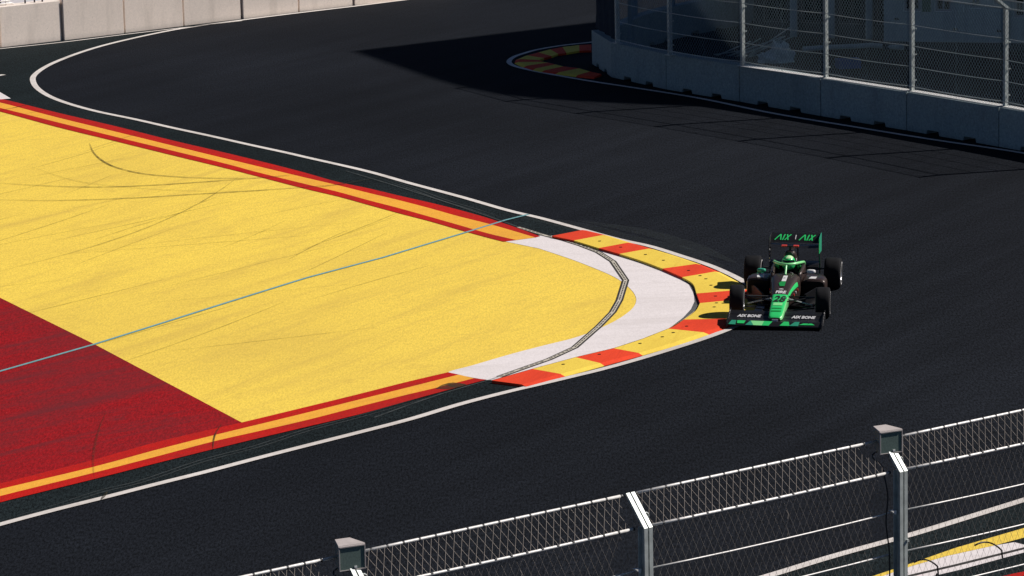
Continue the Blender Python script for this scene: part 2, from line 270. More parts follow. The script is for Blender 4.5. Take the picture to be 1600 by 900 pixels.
class MB:
    def __init__(s): s.v = []; s.f = []
    def add(s, v, f):
        k = len(s.v); s.v += [tuple(p) for p in v]; s.f += [tuple(i + k for i in q) for q in f]; return s
    def box(s, x0, x1, y0, y1, z0, z1, T=None):
        v = [(x, y, z) for z in (z0, z1) for y in (y0, y1) for x in (x0, x1)]
        if T: v = [T(p) for p in v]
        return s.add(v, [(0, 2, 3, 1), (4, 5, 7, 6), (0, 1, 5, 4), (2, 6, 7, 3), (0, 4, 6, 2), (1, 3, 7, 5)])
    def tube(s, pts, r, n=8, cap=True):
        pts = [Vector(p) for p in pts]; rs = r if isinstance(r, (list, tuple)) else [r] * len(pts)
        v = []; f = []; up = None
        for i, p in enumerate(pts):
            d = (pts[min(i + 1, len(pts) - 1)] - pts[max(i - 1, 0)]).normalized()
            if up is None: up = Vector((0, 0, 1)) if abs(d.z) < .9 else Vector((1, 0, 0))
            a = d.cross(up).normalized(); b = a.cross(d).normalized(); up = b
            v += [p + (a * math.cos(t) + b * math.sin(t)) * rs[i] for t in [2 * math.pi * k / n for k in range(n)]]
        for i in range(len(pts) - 1):
            for k in range(n):
                f.append((i * n + k, i * n + (k + 1) % n, (i + 1) * n + (k + 1) % n, (i + 1) * n + k))
        if cap: f.append(tuple(range(n))[::-1]); f.append(tuple(range((len(pts) - 1) * n, len(pts) * n)))
        return s.add(v, f)
    def prism(s, poly, z0, z1, T=None):        # poly in (a,b), extruded along third axis
        n = len(poly); v = [(a, b, z0) for a, b in poly] + [(a, b, z1) for a, b in poly]
        if T: v = [T(p) for p in v]
        return s.add(v, [tuple(range(n))[::-1], tuple(range(n, 2 * n))] + [(i, (i + 1) % n, n + (i + 1) % n, n + i) for i in range(n)])
    def loft(s, rings, cap=True):
        n = len(rings[0]); v = [p for r in rings for p in r]; f = []
        for i in range(len(rings) - 1):
            for k in range(n): f.append((i * n + k, i * n + (k + 1) % n, (i + 1) * n + (k + 1) % n, (i + 1) * n + k))
        if cap: f.append(tuple(range(n))[::-1]); f.append(tuple(range((len(rings) - 1) * n, len(rings) * n)))
        return s.add(v, f)
    def build(s, name, mat, parent=None, smooth=False, origin=None, bevel=0):
        return obj(name, s.v, s.f, mat, parent, smooth, origin, bevel)
def smooth_line(pts, k=6, closed=False):
    P = [Vector(p) for p in pts]; out = []; n = len(P)
    for i in range(n if closed else n - 1):
        p0 = P[(i - 1) % n] if closed or i else P[0] * 2 - P[1]
        p1 = P[i]; p2 = P[(i + 1) % n]
        p3 = P[(i + 2) % n] if closed or i < n - 2 else P[-1] * 2 - P[-2]
        # centripetal Catmull-Rom
        d1 = max((p1 - p0).length, 1e-4) ** .5; d2 = max((p2 - p1).length, 1e-4) ** .5; d3 = max((p3 - p2).length, 1e-4) ** .5
        m1 = (p2 - p1) + d2 * ((p1 - p0) / d1 - (p2 - p0) / (d1 + d2)); m2 = (p2 - p1) + d2 * ((p3 - p2) / d3 - (p3 - p1) / (d2 + d3))
        for j in range(k):
            t = j / k
            out.append((2*t**3 - 3*t**2 + 1) * p1 + (t**3 - 2*t**2 + t) * m1 + (-2*t**3 + 3*t**2) * p2 + (t**3 - t**2) * m2)
    if not closed: out.append(P[-1])
    return out
def sheet(name, poly, z, mat, parent=None):
    vs = []
    for p in poly:
        if vs and math.dist(p[:2], vs[-1][:2]) < 1e-3: continue
        vs.append((p[0], p[1], z))
    tris = tessellate_polygon([[Vector(v) for v in vs]])
    f = []
    for t in tris:
        a, b, c = (vs[i] for i in t)
        cr = (b[0]-a[0])*(c[1]-a[1]) - (b[1]-a[1])*(c[0]-a[0])
        if abs(cr) < 1e-7: continue
        f.append(tuple(t) if cr > 0 else tuple(t)[::-1])
    me = bpy.data.meshes.new(name); me.from_pydata(vs, [], f); me.materials.append(M[mat] if isinstance(mat, str) else mat)
    o = bpy.data.objects.new(name, me); COL.objects.link(o)
    if parent: o.parent = parent
    return o
def ribbon(name, pts, width, z, mat, k=6, parent=None, taper=False, offset=0):
    L = smooth_line([Vector(p[:2]) for p in pts], k) if k else [Vector(p[:2]) for p in pts]
    v = []; f = []; n = len(L)
    for i, p in enumerate(L):
        d = (L[min(i + 1, n - 1)] - L[max(i - 1, 0)]).normalized(); q = Vector((-d.y, d.x))
        wd = width * (min(1, .15 + 3 * min(i, n - 1 - i) / n) if taper else 1)
        a = p + q * (offset + wd / 2); b = p + q * (offset - wd / 2); v += [(a.x, a.y, z), (b.x, b.y, z)]
    for i in range(n - 1): f.append((2*i, 2*i + 1, 2*i + 3, 2*i + 2))
    return obj(name, v, f, mat, parent)

# ------------------------------------------------------------------ ground, track and paint
a = 260
struct(obj('ground', [(-a, -40, 0), (a, -40, 0), (a, 420, 0), (-a, 420, 0)], [(0, 1, 2, 3)], 'asphalt'), 'dark smooth asphalt of the street circuit')
WLs = [tuple(p) for p in smooth_line(G['white_line'], 6)]
ia = min(range(len(WLs)), key=lambda i: WLs[i][0] if WLs[i][1] > 90 else 99)     # leftmost point of the hairpin
struct(sheet('runoff_asphalt', WLs[:ia + 1] + [(-24, WLs[ia][1]), (-24, 52)], .004, 'runoff'), 'greenish dark asphalt strip inside the white edge line')
struct(sheet('runoff_asphalt', WLs[ia:] + [(-3, 124), (-24, 108), (-24, WLs[ia][1])], .004, 'runoff'), 'dark asphalt between the white edge line and the pale wall')
def sm(k): return [tuple(p) for p in smooth_line(G[k], 5)]
struct(sheet('yellow_runoff', sm('up2') + [tuple(p) for p in G['white_zone'][2:18]] + sm('lo3')[::-1], .008, 'yellow'), 'large yellow painted runoff with tyre scuffs')
struct(sheet('red_runoff', G['red_zone'], .012, 'red'), 'dark red painted runoff area at the lower left')
def band(name, a, b, z, mat, label):
    return struct(sheet(name, sm(a) + sm(b)[::-1], z, mat), label)
band('red_stripe', 'up1', 'up2', .016, 'stripe_red', 'outer red stripe along the far side of the yellow runoff')
band('orange_stripe', 'up2', 'up3', .016, 'orange', 'orange stripe along the far side of the yellow runoff')
band('red_stripe', 'up3', 'up4', .016, 'stripe_red', 'inner red stripe along the far side of the yellow runoff')
band('red_stripe', 'lo1', 'lo2', .016, 'stripe_red', 'inner red stripe along the near side of the runoff')
band('orange_stripe', 'lo2', 'lo3', .016, 'orange', 'orange stripe along the near side of the runoff')
band('red_stripe', 'lo3', 'lo4', .016, 'stripe_red', 'outer red stripe along the near side of the runoff')
wz = G['white_zone']
tip = [tuple(p) for p in smooth_line(wz[21:], 4)]
struct(sheet('white_runoff', wz[:21] + tip, .012, 'white'), 'white painted crescent between yellow runoff and kerb')
struct(sheet('white_runoff', G['far_white_zone'], .020, 'white'), 'white painted patch at the left edge of the photo')
struct(ribbon('white_edge_line', G['far_edge_line'], .17, .012, 'line'), 'white line at the far left edge')
struct(sheet('gutter', G['gutter'], .016, 'gutter'), 'bare grey wedge between white crescent and kerb at the apex')
struct(ribbon('white_edge_line', G['white_line'], .155, .016, 'line'), 'white track edge line round the corner')
struct(ribbon('wall_foot_line', G['wall_line'], .09, .016, 'line'), 'thin cream line at the foot of the pale wall')
struct(ribbon('cyan_line', G['cyan'], .075, .0195, 'cyan', 0), 'thin pale blue line across the runoff')
dr = struct(ribbon('slot_drain', G['drain'][5:-4], .145, .0145, 'drain_dark', 0), 'slot drain bent round the runoff in straight lengths')
ribbon('drain_rim', G['drain'][5:-4], .07, .018, 'drain_pale', 0, dr)
# slots of the drain: short dark gratings down its middle
sl = MB()
L = [Vector(p) for p in G['drain'][5:-4]]
for i in range(len(L) - 1):
    d = L[i + 1] - L[i]; n = int(d.length / .16); u = d.normalized(); q = Vector((-u.y, u.x))
    for j in range(n):
        c = L[i] + u * (.08 + .16 * j)
        sl.add([(*(c + u * s * .055 + q * t * .012), .0205) for s, t in ((-1, -1), (1, -1), (1, 1), (-1, 1))], [(0, 1, 2, 3)])
sl.build('grating', 'drain_dark', dr)
M_sc = rubber_mark('pale_scrape', .5); M_sc.node_tree.nodes['Principled BSDF'].inputs['Base Color'].default_value = (.11, .12, .12, 1)
d2 = struct(ribbon('drain_seam', G['drain'][:6], .045, .0215, M_sc, 0), 'dark seam of the drain along the near stripes')
d3 = struct(ribbon('drain_seam', G['drain'][-5:], .045, .0215, M_sc, 0), 'dark seam of the drain beside the far stripes')
for key in ('scuff1', 'scuff2'):
    for off in (-.06, .06):
        struct(ribbon('scrape_mark', G[key], .028, .0135, M_sc, 4, None, True, off), 'thin pale scrape on the asphalt beside the ' + ('far' if key == 'scuff1' else 'near') + ' stripes')
M_du = rubber_mark('dust_film', .09); M_du.node_tree.nodes['Principled BSDF'].inputs['Base Color'].default_value = (.10, .12, .11, 1)
for key, wd_ in (('dust1', .7), ('dust2', .45)):
    struct(ribbon('dust_film', G[key], wd_, .0145 if key != 'dust2' else .0152, M_du, 6, None, True), 'faint greyish dust film on the asphalt beside the kerb')
for i, s in enumerate(G['skids']):
    struct(ribbon('tyre_mark', s, (.05, .055, .055, .045, .05, .04, .03, .05, .04, .04, .04)[i], .0225 + i * .0004, M_skid if i not in (4, 3, 5, 9) else M_skid2, 6, None, True),
           ['dark curved tyre mark over the far yellow runoff', 'long dark tyre mark across the far yellow runoff', 'nearer long tyre mark across the yellow runoff', 'faint tyre mark crossing the others on the yellow', 'broad faint tyre mark across the middle of the yellow',
            'dark arc of rubber on the red runoff and orange stripe', 'short tyre mark on the near orange stripe', 'short mark across the near white line', 'tyre mark over the far stripes at the left edge', 'second tyre mark over the far stripes', 'tyre mark over the inner red stripe'][i])
rgm = random.Random(21); fm = MB()
for i in range(46):
    cx = rgm.uniform(-11.5, -2.5); cy = rgm.uniform(68, 96); an = R(rgm.choice((57, 62, 50, 20, 66)) + rgm.uniform(-5, 5)); L_ = rgm.uniform(2, 7); bend = rgm.uniform(-.08, .08)
    lim = 3.0 - (cy - 68) * .33      # keep inside the yellow
    pts = [Vector((cx + math.cos(an + bend * t) * L_ * t, cy + math.sin(an + bend * t) * L_ * t)) for t in [k/8 - .5 for k in range(9)]]
    if max(p.x for p in pts) > 3.2 - (max(p.y for p in pts) - 68) * .40 or max(p.y for p in pts) > 97 or min(p.x - (-9.0 + (p.y - 64) * -.05) for p in pts) < -3: continue
    wd = rgm.uniform(.016, .04); v = []
    for j, p in enumerate(pts):
        q = (pts[min(j+1, 8)] - pts[max(j-1, 0)]).normalized(); q = Vector((-q.y, q.x)) * wd/2 * (.3 + .7 * math.sin(math.pi * (j + .3)/8.6))
        v += [(p.x + q.x, p.y + q.y, .0135 + i * .00012), (p.x - q.x, p.y - q.y, .0135 + i * .00012)]
    fm.add(v, [(2*j, 2*j+1, 2*j+3, 2*j+2) for j in range(8)])
o = fm.build('faint_tyre_marks', M_skid2); o['kind'] = 'stuff'; o['label'] = 'many faint crossing scuffs on the yellow runoff'
# dark oily patch on the near stripes' end and small dropped piece of rubber
tag(MB().tube([(*p, .04) for p in [(-10.95, 75.2), (-10.88, 75.3), (-10.80, 75.34), (-10.7, 75.36)]], .03, 6).build('rubber_strip', 'black'), 'small black strip of torn rubber lying on the yellow runoff', 'debris')

struct(sheet('dark_scuff', G['patch'], .0175, M_skid), 'dark red scuffed patch at the end of the near stripes')
# bottom right corner behind the near fence
struct(sheet('near_runoff_asphalt', G['near_runoff'], .004, 'runoff'), 'greenish asphalt behind the near fence')
struct(sheet('near_yellow_band', G['near_yellow'], .010, 'yellow'), 'yellow band at the lower right corner')
struct(sheet('near_white_runoff', G['near_white_zone'], .008, 'white'), 'white painted area at the lower right corner')
struct(sheet('near_red_runoff', G['near_red'], .010, 'stripe_red'), 'red paint at the very corner of the photo')
struct(ribbon('near_white_line', G['near_white_line'], .17, .012, 'line'), 'white edge line seen through the near fence')
struct(ribbon('near_drain', G['near_drain'], .07, .016, 'drain_dark', 0), 'dark drain line in the near white area')

# ------------------------------------------------------------------ kerbs
def kerb(name, secs, label, holes=()):
    root = struct(bpy.data.objects.new(name, None), label); COL.objects.link(root)
    flatO = []; 
    for i, (O, I) in enumerate(secs):
        O2 = smooth_line(O, 4); I2 = smooth_line(I, 4) if len(I) > 2 else I
        m = len(O2); v = []
        for j in range(m):
            o = Vector(O2[j][:2]); t = Vector(I2[j][:2])
            c = o.lerp(t, .14)
            v += [(o.x, o.y, 0), (o.x, o.y, .014), (c.x, c.y, .048), (t.x, t.y, .056), (t.x, t.y, 0)]
        f = []
        for j in range(m - 1):
            for q in range(4): f.append((j*5 + q, j*5 + q + 1, (j+1)*5 + q + 1, (j+1)*5 + q))
        f.append((0, 1, 2, 3, 4)); f.append(tuple((m-1)*5 + q for q in range(5))[::-1])
        # hairline joint between blocks
        cx = sum(p[0] for p in v) / len(v); cy = sum(p[1] for p in v) / len(v)
        obj('kerb_block', v, f, 'kerb_red' if i % 2 == 0 else 'kerb_yellow', root)
    for h in holes:
        mb = MB(); n = 10
        z = .0535
        mb.add([(h[0] + .034 * math.cos(t), h[1] + .034 * math.sin(t), z + .004) for t in [2*math.pi*k/n for k in range(n)]], [tuple(range(n))])
        mb.build('bolt_hole', 'hole', root)
    return root
kerb('kerb', G['kerb'], 'raised red and yellow kerb round the apex of the corner', G['holes'])
fo, fi = G['fko'], G['fki']
secs = [([fo[i], tuple((Vector(fo[i]) + Vector(fo[i+1])) / 2), fo[i+1]], [fi[i], tuple((Vector(fi[i]) + Vector(fi[i+1])) / 2), fi[i+1]]) for i in range(len(fo) - 1)]
kerb('kerb', secs, 'small red and yellow kerb in the shade before the far barrier')
struct(ribbon('white_edge_line', G['far_line'], .14, .012, 'line'), 'track edge line in the shade along the dark barrier')

# ------------------------------------------------------------------ concrete barriers
def ordinal(i): return ['first', 'second', 'third', 'fourth', 'fifth', 'sixth', 'seventh', 'eighth', 'ninth'][i]
def block(p, q, h, th, mat, side, label, group, notches=True, slump=0.0, gap=.012):
    """one precast block from p to q (front face), thickness to the side"""
    p = Vector(p); q = Vector(q); d = (q - p); L = d.length; u = d / L; n = Vector((-u.y, u.x)) * side
    g = gap
    prof = [(g, 0)]
    if notches:
        for a, b in ((.22, .36), (.62, .76)): prof += [(L*a, 0), (L*a + .03, .10), (L*b - .03, .10), (L*b, 0)]
    prof += [(L - g, 0), (L - g, h - .02), (L - g - .02, h), (g + .02, h), (g, h - .02)]
    T = lambda c: (u.x * c[0] + n.x * c[2], u.y * c[0] + n.y * c[2], c[1])
    mb = MB(); mb.prism(prof, 0.0, th, T)
    o = mb.build('concrete_barrier', mat, None, False, None, .012)
    o.location = (p.x + n.x * slump, p.y + n.y * slump, 0); tag(o, label, 'concrete barrier', group)
    return u, n
bl = G['barrier_left']
for i in range(len(bl) - 1):
    sl_ = [0, .05, .0, .03, .06, .02, .04, .01, 0][i]
    lab = ['pale concrete wall block cut by the left edge of the photo, leftmost of the row', 'pale concrete wall block below the white railing, first whole one from the left', 'pale wall block just right of the one with the railing above it',
           'pale wall block over the point where the white line leaves the wall', 'pale wall block fourth to the right of the railing block',
           'pale wall block three before the wall leaves the top of the photo', 'pale wall block two before the wall leaves the top of the photo', 'pale wall block where the wall leaves the top of the photo', 'last pale wall block beyond the top edge'][i]
    block(bl[i], bl[i+1], 1.165 + [0, .0, .02, 0, .01, 0, .01, 0, 0][i], .45, 'barrier_pale', 1, lab, 'pale concrete blocks of the sunlit wall', False, sl_, .03)
br = G['barrier_right']
rl = ['narrow angled barrier block at the left end of the dark barrier', 'shaded barrier block beside the small kerb, second from the barrier corner', 'shaded barrier block third from the barrier corner, left of the first bright fence post',
      'barrier block right of the first bright fence post, white sheeting behind it', 'barrier block between second and third bright fence posts, blue crate behind it', 'barrier block between third and fourth bright fence posts',
      'barrier block at the right edge of the photo']
for i in range(len(br) - 1):
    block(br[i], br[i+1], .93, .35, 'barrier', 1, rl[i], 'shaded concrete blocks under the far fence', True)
bk = G['back_leg']
bkl = ['barrier block behind the corner turning away from the track', 'second block of the barrier leg running away behind the far fence', 'third block of the barrier leg behind the far fence', 'last block of the barrier leg near the top edge']
for i in range(len(bk) - 1):
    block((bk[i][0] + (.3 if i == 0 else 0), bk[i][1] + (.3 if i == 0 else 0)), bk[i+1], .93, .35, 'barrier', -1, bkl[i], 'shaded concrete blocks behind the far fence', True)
struct(sheet('dirt_yard', G['dirt'], .006, 'dirt'), 'dark bare ground in the shade behind the far fence')
struct(obj('pale_yard', [(-60, 90, .01), (-16.3, 108.2, .01), (0, 120, .01), (0, 170, .01), (-60, 170, .01)], [(0, 1, 2, 3, 4)], 'mortar'), 'pale paving behind the sunlit wall')

# ------------------------------------------------------------------ fences
def clip_seg(u0, v0, u1, v1, W, H):
    # clip segment to [0,W]x[0,H]
    t0, t1 = 0.0, 1.0; du, dv = u1 - u0, v1 - v0
    for p, q in ((-du, u0), (du, W - u0), (-dv, v0), (dv, H - v0)):
        if abs(p) < 1e-9:
            if q < 0: return None
        else:
            r = q / p
            if p < 0: t0 = max(t0, r)
            else: t1 = min(t1, r)
    if t1 - t0 < 1e-3: return None
    return (u0 + t0*du, v0 + t0*dv, u0 + t1*du, v0 + t1*dv)
def chain(mb, A, B, C_, step, r, slope=1.0, seed=0):
    """chain-link wires on the panel with corner A, along A->B, up A->C"""
    A = Vector(A); U = Vector(B) - A; V = Vector(C_) - A; W = U.length; H = V.length; U.normalize(); V.normalize(); N = U.cross(V)
    rnd = random.Random(seed)
    k = -int(H / slope / step) - 1
    while k * step < W + H:
        for sgn in (1, -1):
            u0 = k * step + rnd.uniform(-.004, .004) + (0 if sgn > 0 else H / slope * 0)
            if sgn > 0: c = clip_seg(u0, 0, u0 + H / slope, H, W, H)
            else: c = clip_seg(u0 + H / slope, 0, u0, H, W, H)
            if c:
                nz = 3
                seg = []
                for q in range(nz + 1):
                    t = q / nz; uu = c[0] + (c[2] - c[0]) * t; vv = c[1] + (c[3] - c[1]) * t
                    seg.append(A + U * uu + V * vv + N * (.012 * math.sin(uu * 3.1 + vv * 2) + .004 * sgn))
                mb.tube(seg, r, 6, False)
        k += 1
def sag(a, b, s=.03, n=6): 
    a = Vector(a); b = Vector(b); return [a.lerp(b, i/n) - Vector((0, 0, s * 4 * (i/n) * (1 - i/n))) for i in range(n + 1)]

def make_fence(label, P, zbase, ztop, arm, nrm_side, cables, step, wr, cr, post_mat, wire_mat, twin, z_arm0=None, arm_up=.32, arm_out=.30, mesh_from=0, post_w=.050, pd=.12, ends=None, rail_r=.018, rail_mat='steel_white'):
    P = [Vector((*p, 0)) for p in P]
    root = thing('debris_fence', label, 'fence', tuple(P[0]))
    org = tuple(P[0])
    frames = []
    for i, p in enumerate(P):
        d = (P[min(i+1, len(P)-1)] - P[max(i-1, 0)]).normalized(); n = Vector((-d.y, d.x, 0)) * nrm_side
        frames.append((p, d, n))
    pm = None
    for i, (p, d, n) in enumerate(frames):
        T = lambda c: tuple(p + d * c[0] + n * c[1] + Vector((0, 0, c[2])))
        mb = MB()
        w_ = post_w
        for s in ((-1, 1) if twin else (0,)):
            c0 = s * (w_/2 + .010)
            # C channel: web towards the gap, flanges front and back
            if twin:
                mb.box(c0 - w_/2, c0 + w_/2, -pd/2, -pd/2 + .012, zbase, ztop, T)
                mb.box(c0 - w_/2, c0 + w_/2, pd/2 - .012, pd/2, zbase, ztop, T)
                mb.box(c0 - s*w_/2 - .004, c0 - s*w_/2 + .004, -pd/2 + .012, pd/2 - .012, zbase, ztop, T)
                # inclined arm
                Ta = lambda c: tuple(p + d * c[0] + n * (c[2] * arm_out + c[1] * arm_up / .5) + Vector((0, 0, ztop + c[2] * arm_up - c[1] * arm_out / .5 - .02)))
                mb.box(c0 - w_/2, c0 + w_/2, -pd/2 - .01, -pd/2 + .012, -.06, 1.03, Ta)
                mb.box(c0 - s*w_/2 - .005, c0 - s*w_/2 + .005, -pd/2, .03, -.02, 1.0, Ta)
            else:
                mb.box(-w_/2, w_/2, -pd/2, pd/2, zbase, ztop, T)
                Ta = lambda c: tuple(p + d * c[0] + n * (c[2] * arm_out + c[1]) + Vector((0, 0, ztop + c[2] * arm_up)))
                mb.box(-w_/2 - .012, w_/2 + .012, -pd/2, pd/2, -.1, 1.0, Ta)
        # bolts and base plate
        for z in [zbase + .25 + .62 * k for k in range(int((ztop - zbase) / .62))]:
            mb.box(w_*.7, w_*.7 + .03, -pd/2 - .02, -pd/2 + .015, z, z + .03, T)
        mb.box(-.12, .12, -.10, .10, zbase, zbase + .012, T)
        mb.build('post', post_mat, root, False, org)
        if twin:
            b = MB(); b.prism([(-.17, -.46), (-.085, -.47), (-.10, -.52)], -.03, .03, lambda c: tuple(p + d * c[0] + n * (c[2] + .0) + Vector((0, 0, ztop + c[1])))); b.build('bracket', 'steel_white', root, False, org)
            sh = MB(); cc = p + d * .10 + n * .12 + Vector((0, 0, ztop + .08))
            sh.tube([cc + d * .045 * math.cos(t) + Vector((0, 0, .05 * math.sin(t))) for t in [2*math.pi*k/10 for k in range(11)]], .009, 5); 
            sh.tube([cc - Vector((0, 0, .05)), cc - Vector((0, 0, .13))], .028, 7); sh.build('shackle', 'steel', root, False, org)
    for i in range(len(frames) - 1):
        p, d, n = frames[i]; q, d2, n2 = frames[i+1]
        off = .02 + pd/2 if twin else pd/2 + .01
        pz = p + n * off; qz = q + n2 * off
        Z = lambda z: Vector((0, 0, z))
        top = ztop - .02
        g0 = (qz - pz).normalized() * .09 if twin else Vector((0, 0, 0))
        for z, r in cables:
            mat_ = rail_mat if twin else ('wire_far' if post_mat == 'wire_far' else 'steel')
            MB().tube(sag(pz + g0 + Z(z), qz - g0 + Z(z), .02), r, 6).build('cable', mat_, root, True, org)
        # rails at knee and at arm tip
        MB().tube(sag(pz + g0 + Z(top), qz - g0 + Z(top), .01), rail_r, 8).build('rail', rail_mat if twin else 'steel', root, True, org)
        pt = p + n * arm_out + Z(ztop + arm_up); qt = q + n2 * arm_out + Z(ztop + arm_up)
        MB().tube(sag(pt + g0, qt - g0, .0), rail_r if twin else .014, 8).build('top_rail', rail_mat if twin else 'steel', root, True, org)
        if i >= mesh_from:
            mb = MB(); chain(mb, pz + Z(zbase if not twin else max(zbase, 0.9)), qz + Z(zbase if not twin else max(zbase, .9)), pz + Z(top), step, wr * (.62 if twin else 1), 2.1 if twin else 1.35, i)
            mb.build('wire_mesh', 'wire' if twin else 'wire_far', root, True, org)
            mb = MB(); chain(mb, pz + Z(top), qz + Z(top), pt, step, wr, 2.1 if twin else 1.35, i + 9)
            mb.build('inclined_wire_mesh', wire_mat, root, True, org)
            # wire ties wound round the rails
            if twin:
                mb = MB(); nn = int((qz - pz).length / .21)
                for k in range(nn):
                    for (s0, s1) in ((pz + Z(top), qz + Z(top)), (pt, qt)):
                        c = s0.lerp(s1, (k + .5) / nn); e = (s1 - s0).normalized()
                        mb.tube([c - e * .012, c + e * .012], rail_r + .0035, 6)
                mb.build('wire_tie', 'black', root, False, org)['kind'] = 'stuff'
                # lacing where two rolls of mesh join
                mb = MB(); c = pz.lerp(qz, .56)
                mb.tube([c + d * .018 * math.cos(k * 1.6) + n * .018 * math.sin(k * 1.6) + Z(1.0 + k * .05) for k in range(int((top - 1.0) / .05))], .003, 4)
                mb.build('lacing', 'wire', root, False, org)
            else:
                mb = MB(); c = pz.lerp(qz, .5)
                mb.tube([c + d * .03 * math.cos(k * 1.6) + n * .03 * math.sin(k * 1.6) + Z(zbase + k * .08) for k in range(int((top - zbase) / .08))], .003, 3)
                mb.build('lacing', 'wire_far', root, False, org)
    return root, frames

nf = [Vector(p) for p in G['near_fence']]
d = (nf[3] - nf[1]) / 2
NF = [tuple(nf[1] + d * k) for k in (-2, -1, 0, 1, 2, 3)]
fr, frames = make_fence('tall galvanised debris fence with inclined top in the foreground', NF, 0.0, 3.6, True, 1,
    [(3.08, .010), (2.57, .010), (2.06, .010), (1.55, .010), (1.04, .010)], .104, .0024, .01, 'steel', 'wire', True)
PR = G['posts_right']
b1 = Vector(PR[1]); 
far_fence, _ = make_fence('debris fence on the shaded concrete barrier at the top right', PR, .93, 3.25, True, -1,
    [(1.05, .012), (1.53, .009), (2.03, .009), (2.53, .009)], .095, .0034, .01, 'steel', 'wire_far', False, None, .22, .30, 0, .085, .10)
bn = [Vector(p) for p in bk]; u = (bn[-1] - bn[1]).normalized(); nn = Vector((u.y, -u.x))
BP = [tuple(Vector(PR[0]) + Vector((.35, .75)))] + [tuple(p + nn * .2) for p in bn[1:]]
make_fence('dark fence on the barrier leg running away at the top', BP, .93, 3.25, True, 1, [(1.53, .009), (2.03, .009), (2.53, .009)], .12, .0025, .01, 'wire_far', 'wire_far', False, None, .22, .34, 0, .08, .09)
bp_ = MB()
for i in range(2, len(PR) - 1):
    a_ = Vector(PR[i]); b_ = Vector(PR[i+1]); u_ = (b_ - a_).normalized(); n_ = Vector((-u_.y, u_.x)); Lb = (b_ - a_).length
    TT = lambda c: (a_.x + u_.x*c[0] + n_.x*c[1], a_.y + u_.y*c[0] + n_.y*c[1], c[2])
    MB().box(.06, Lb - .06, -.13, .10, .934, .945, TT).build('sunlit_top_strip', 'steel_white', far_fence, False, tuple(far_fence.location))  # bright strip added on the sunny bays so the barrier top looks lit
# screen cloth tied to the corner bays
cl = MB(); a0 = Vector((*br[0], 0)) + Vector((.12, .25, 0)); a1 = Vector((*br[1], 0)) + Vector((.12, .28, 0))
rows = []
for j in range(7):
    rows.append([tuple(a0.lerp(a1, i/12) + Vector((.03 * math.sin(i * 1.7 + j), 0, .95 + 2.6 * j/6))) for i in range(13)])
v = [p for r in rows for p in r] + [(x + .012, y + .012, z) for r in rows for x, y, z in r]; f = []
for o_ in (0, 91):
    for j in range(6):
        for i in range(12): f.append((o_ + j*13 + i, o_ + j*13 + i + 1, o_ + (j+1)*13 + i + 1, o_ + (j+1)*13 + i))
tag(obj('screen_cloth', v, f, 'cloth', None, True), 'dark navy screen cloth tied to the corner of the far fence', 'screen')

# ------------------------------------------------------------------ loudspeakers on the near fence
def speaker(p, d, n, label, grp):
    tipc = p + n * .27 + Vector((0, 0, 3.93))
    root = thing('loudspeaker', label, 'loudspeaker', tuple(tipc), math.atan2(d.y, d.x) + R(-12), grp)
    # trapezoid cabinet: front (grille) faces -y local, narrower at the back
    zt, zb = .135, -.135
    w1, w2, dp = .152, .085, .27
    lean = .03
    def ring(z, k=1.0): 
        return [(-w1*k, -dp*.5*k - lean*0, z), (w1*k, -dp*.5*k, z), (w2*k, dp*.5*k, z), (-w2*k, dp*.5*k, z)]
    mb = MB(); mb.loft([ring(zb), ring(zt)]); mb.build('cabinet', 'cabinet', root, False, None, .012)
    MB().box(-w1 + .008, w1 - .010, -dp*.5 - .008, -dp*.5 + .004, zb + .008, zt - .014).build('grille', 'grille', root)
    fr_ = MB()
    fr_.box(-w1, -w1 + .008, -dp*.5 - .016, -dp*.5 + .002, zb, zt); fr_.box(w1 - .010, w1, -dp*.5 - .016, -dp*.5 + .002, zb, zt)
    fr_.box(-w1 + .008, w1 - .010, -dp*.5 - .016, -dp*.5 + .002, zb, zb + .008); fr_.box(-w1 + .008, w1 - .010, -dp*.5 - .020, -dp*.5 + .002, zt - .012, zt)
    fr_.build('grille_frame', 'cabinet_top', root)
    tp = MB(); tp.loft([[(x*1.02, y*1.03, zt + .001) for x, y, z in ring(zt)], [(x*1.0, y*1.0, zt + .012) for x, y, z in ring(zt)]]); tp.build('top_panel', 'cabinet_top', root)
    MB().box(.02, .05, -dp*.5 - .018, -dp*.5 - .007, zb + .02, zb + .04).build('badge', 'carwhite', root)
    MB().box(-.03, .03, -.02, .06, zb - .05, zb).build('mounting_bracket', 'black', root)
    # signal cable: from the cabinet down the shady side of the post
    pts = [(-.06, .06, zb), (-.15, .05, zb - .06), (-.10, -.10, zb - .16), (-.13, -.22, zb - .28), (-.11, -.25, zb - .5), (-.14, -.26, zb - .8), (-.10, -.27, zb - 1.2), (-.11, -.27, zb - 2.1), (-.10, -.27, zb - 3.5)]
    MB().tube(smooth_line(pts, 5), .010, 6).build('signal_cable', 'black', root, True)
    return root
for idx, lab in ((2, 'grey box loudspeaker on the leftmost visible post of the near fence'), (4, 'grey box loudspeaker on the tall right-hand post of the near fence')):
    p, dd, n = frames[idx]; speaker(p, dd, n, lab, 'box loudspeakers on the near fence')
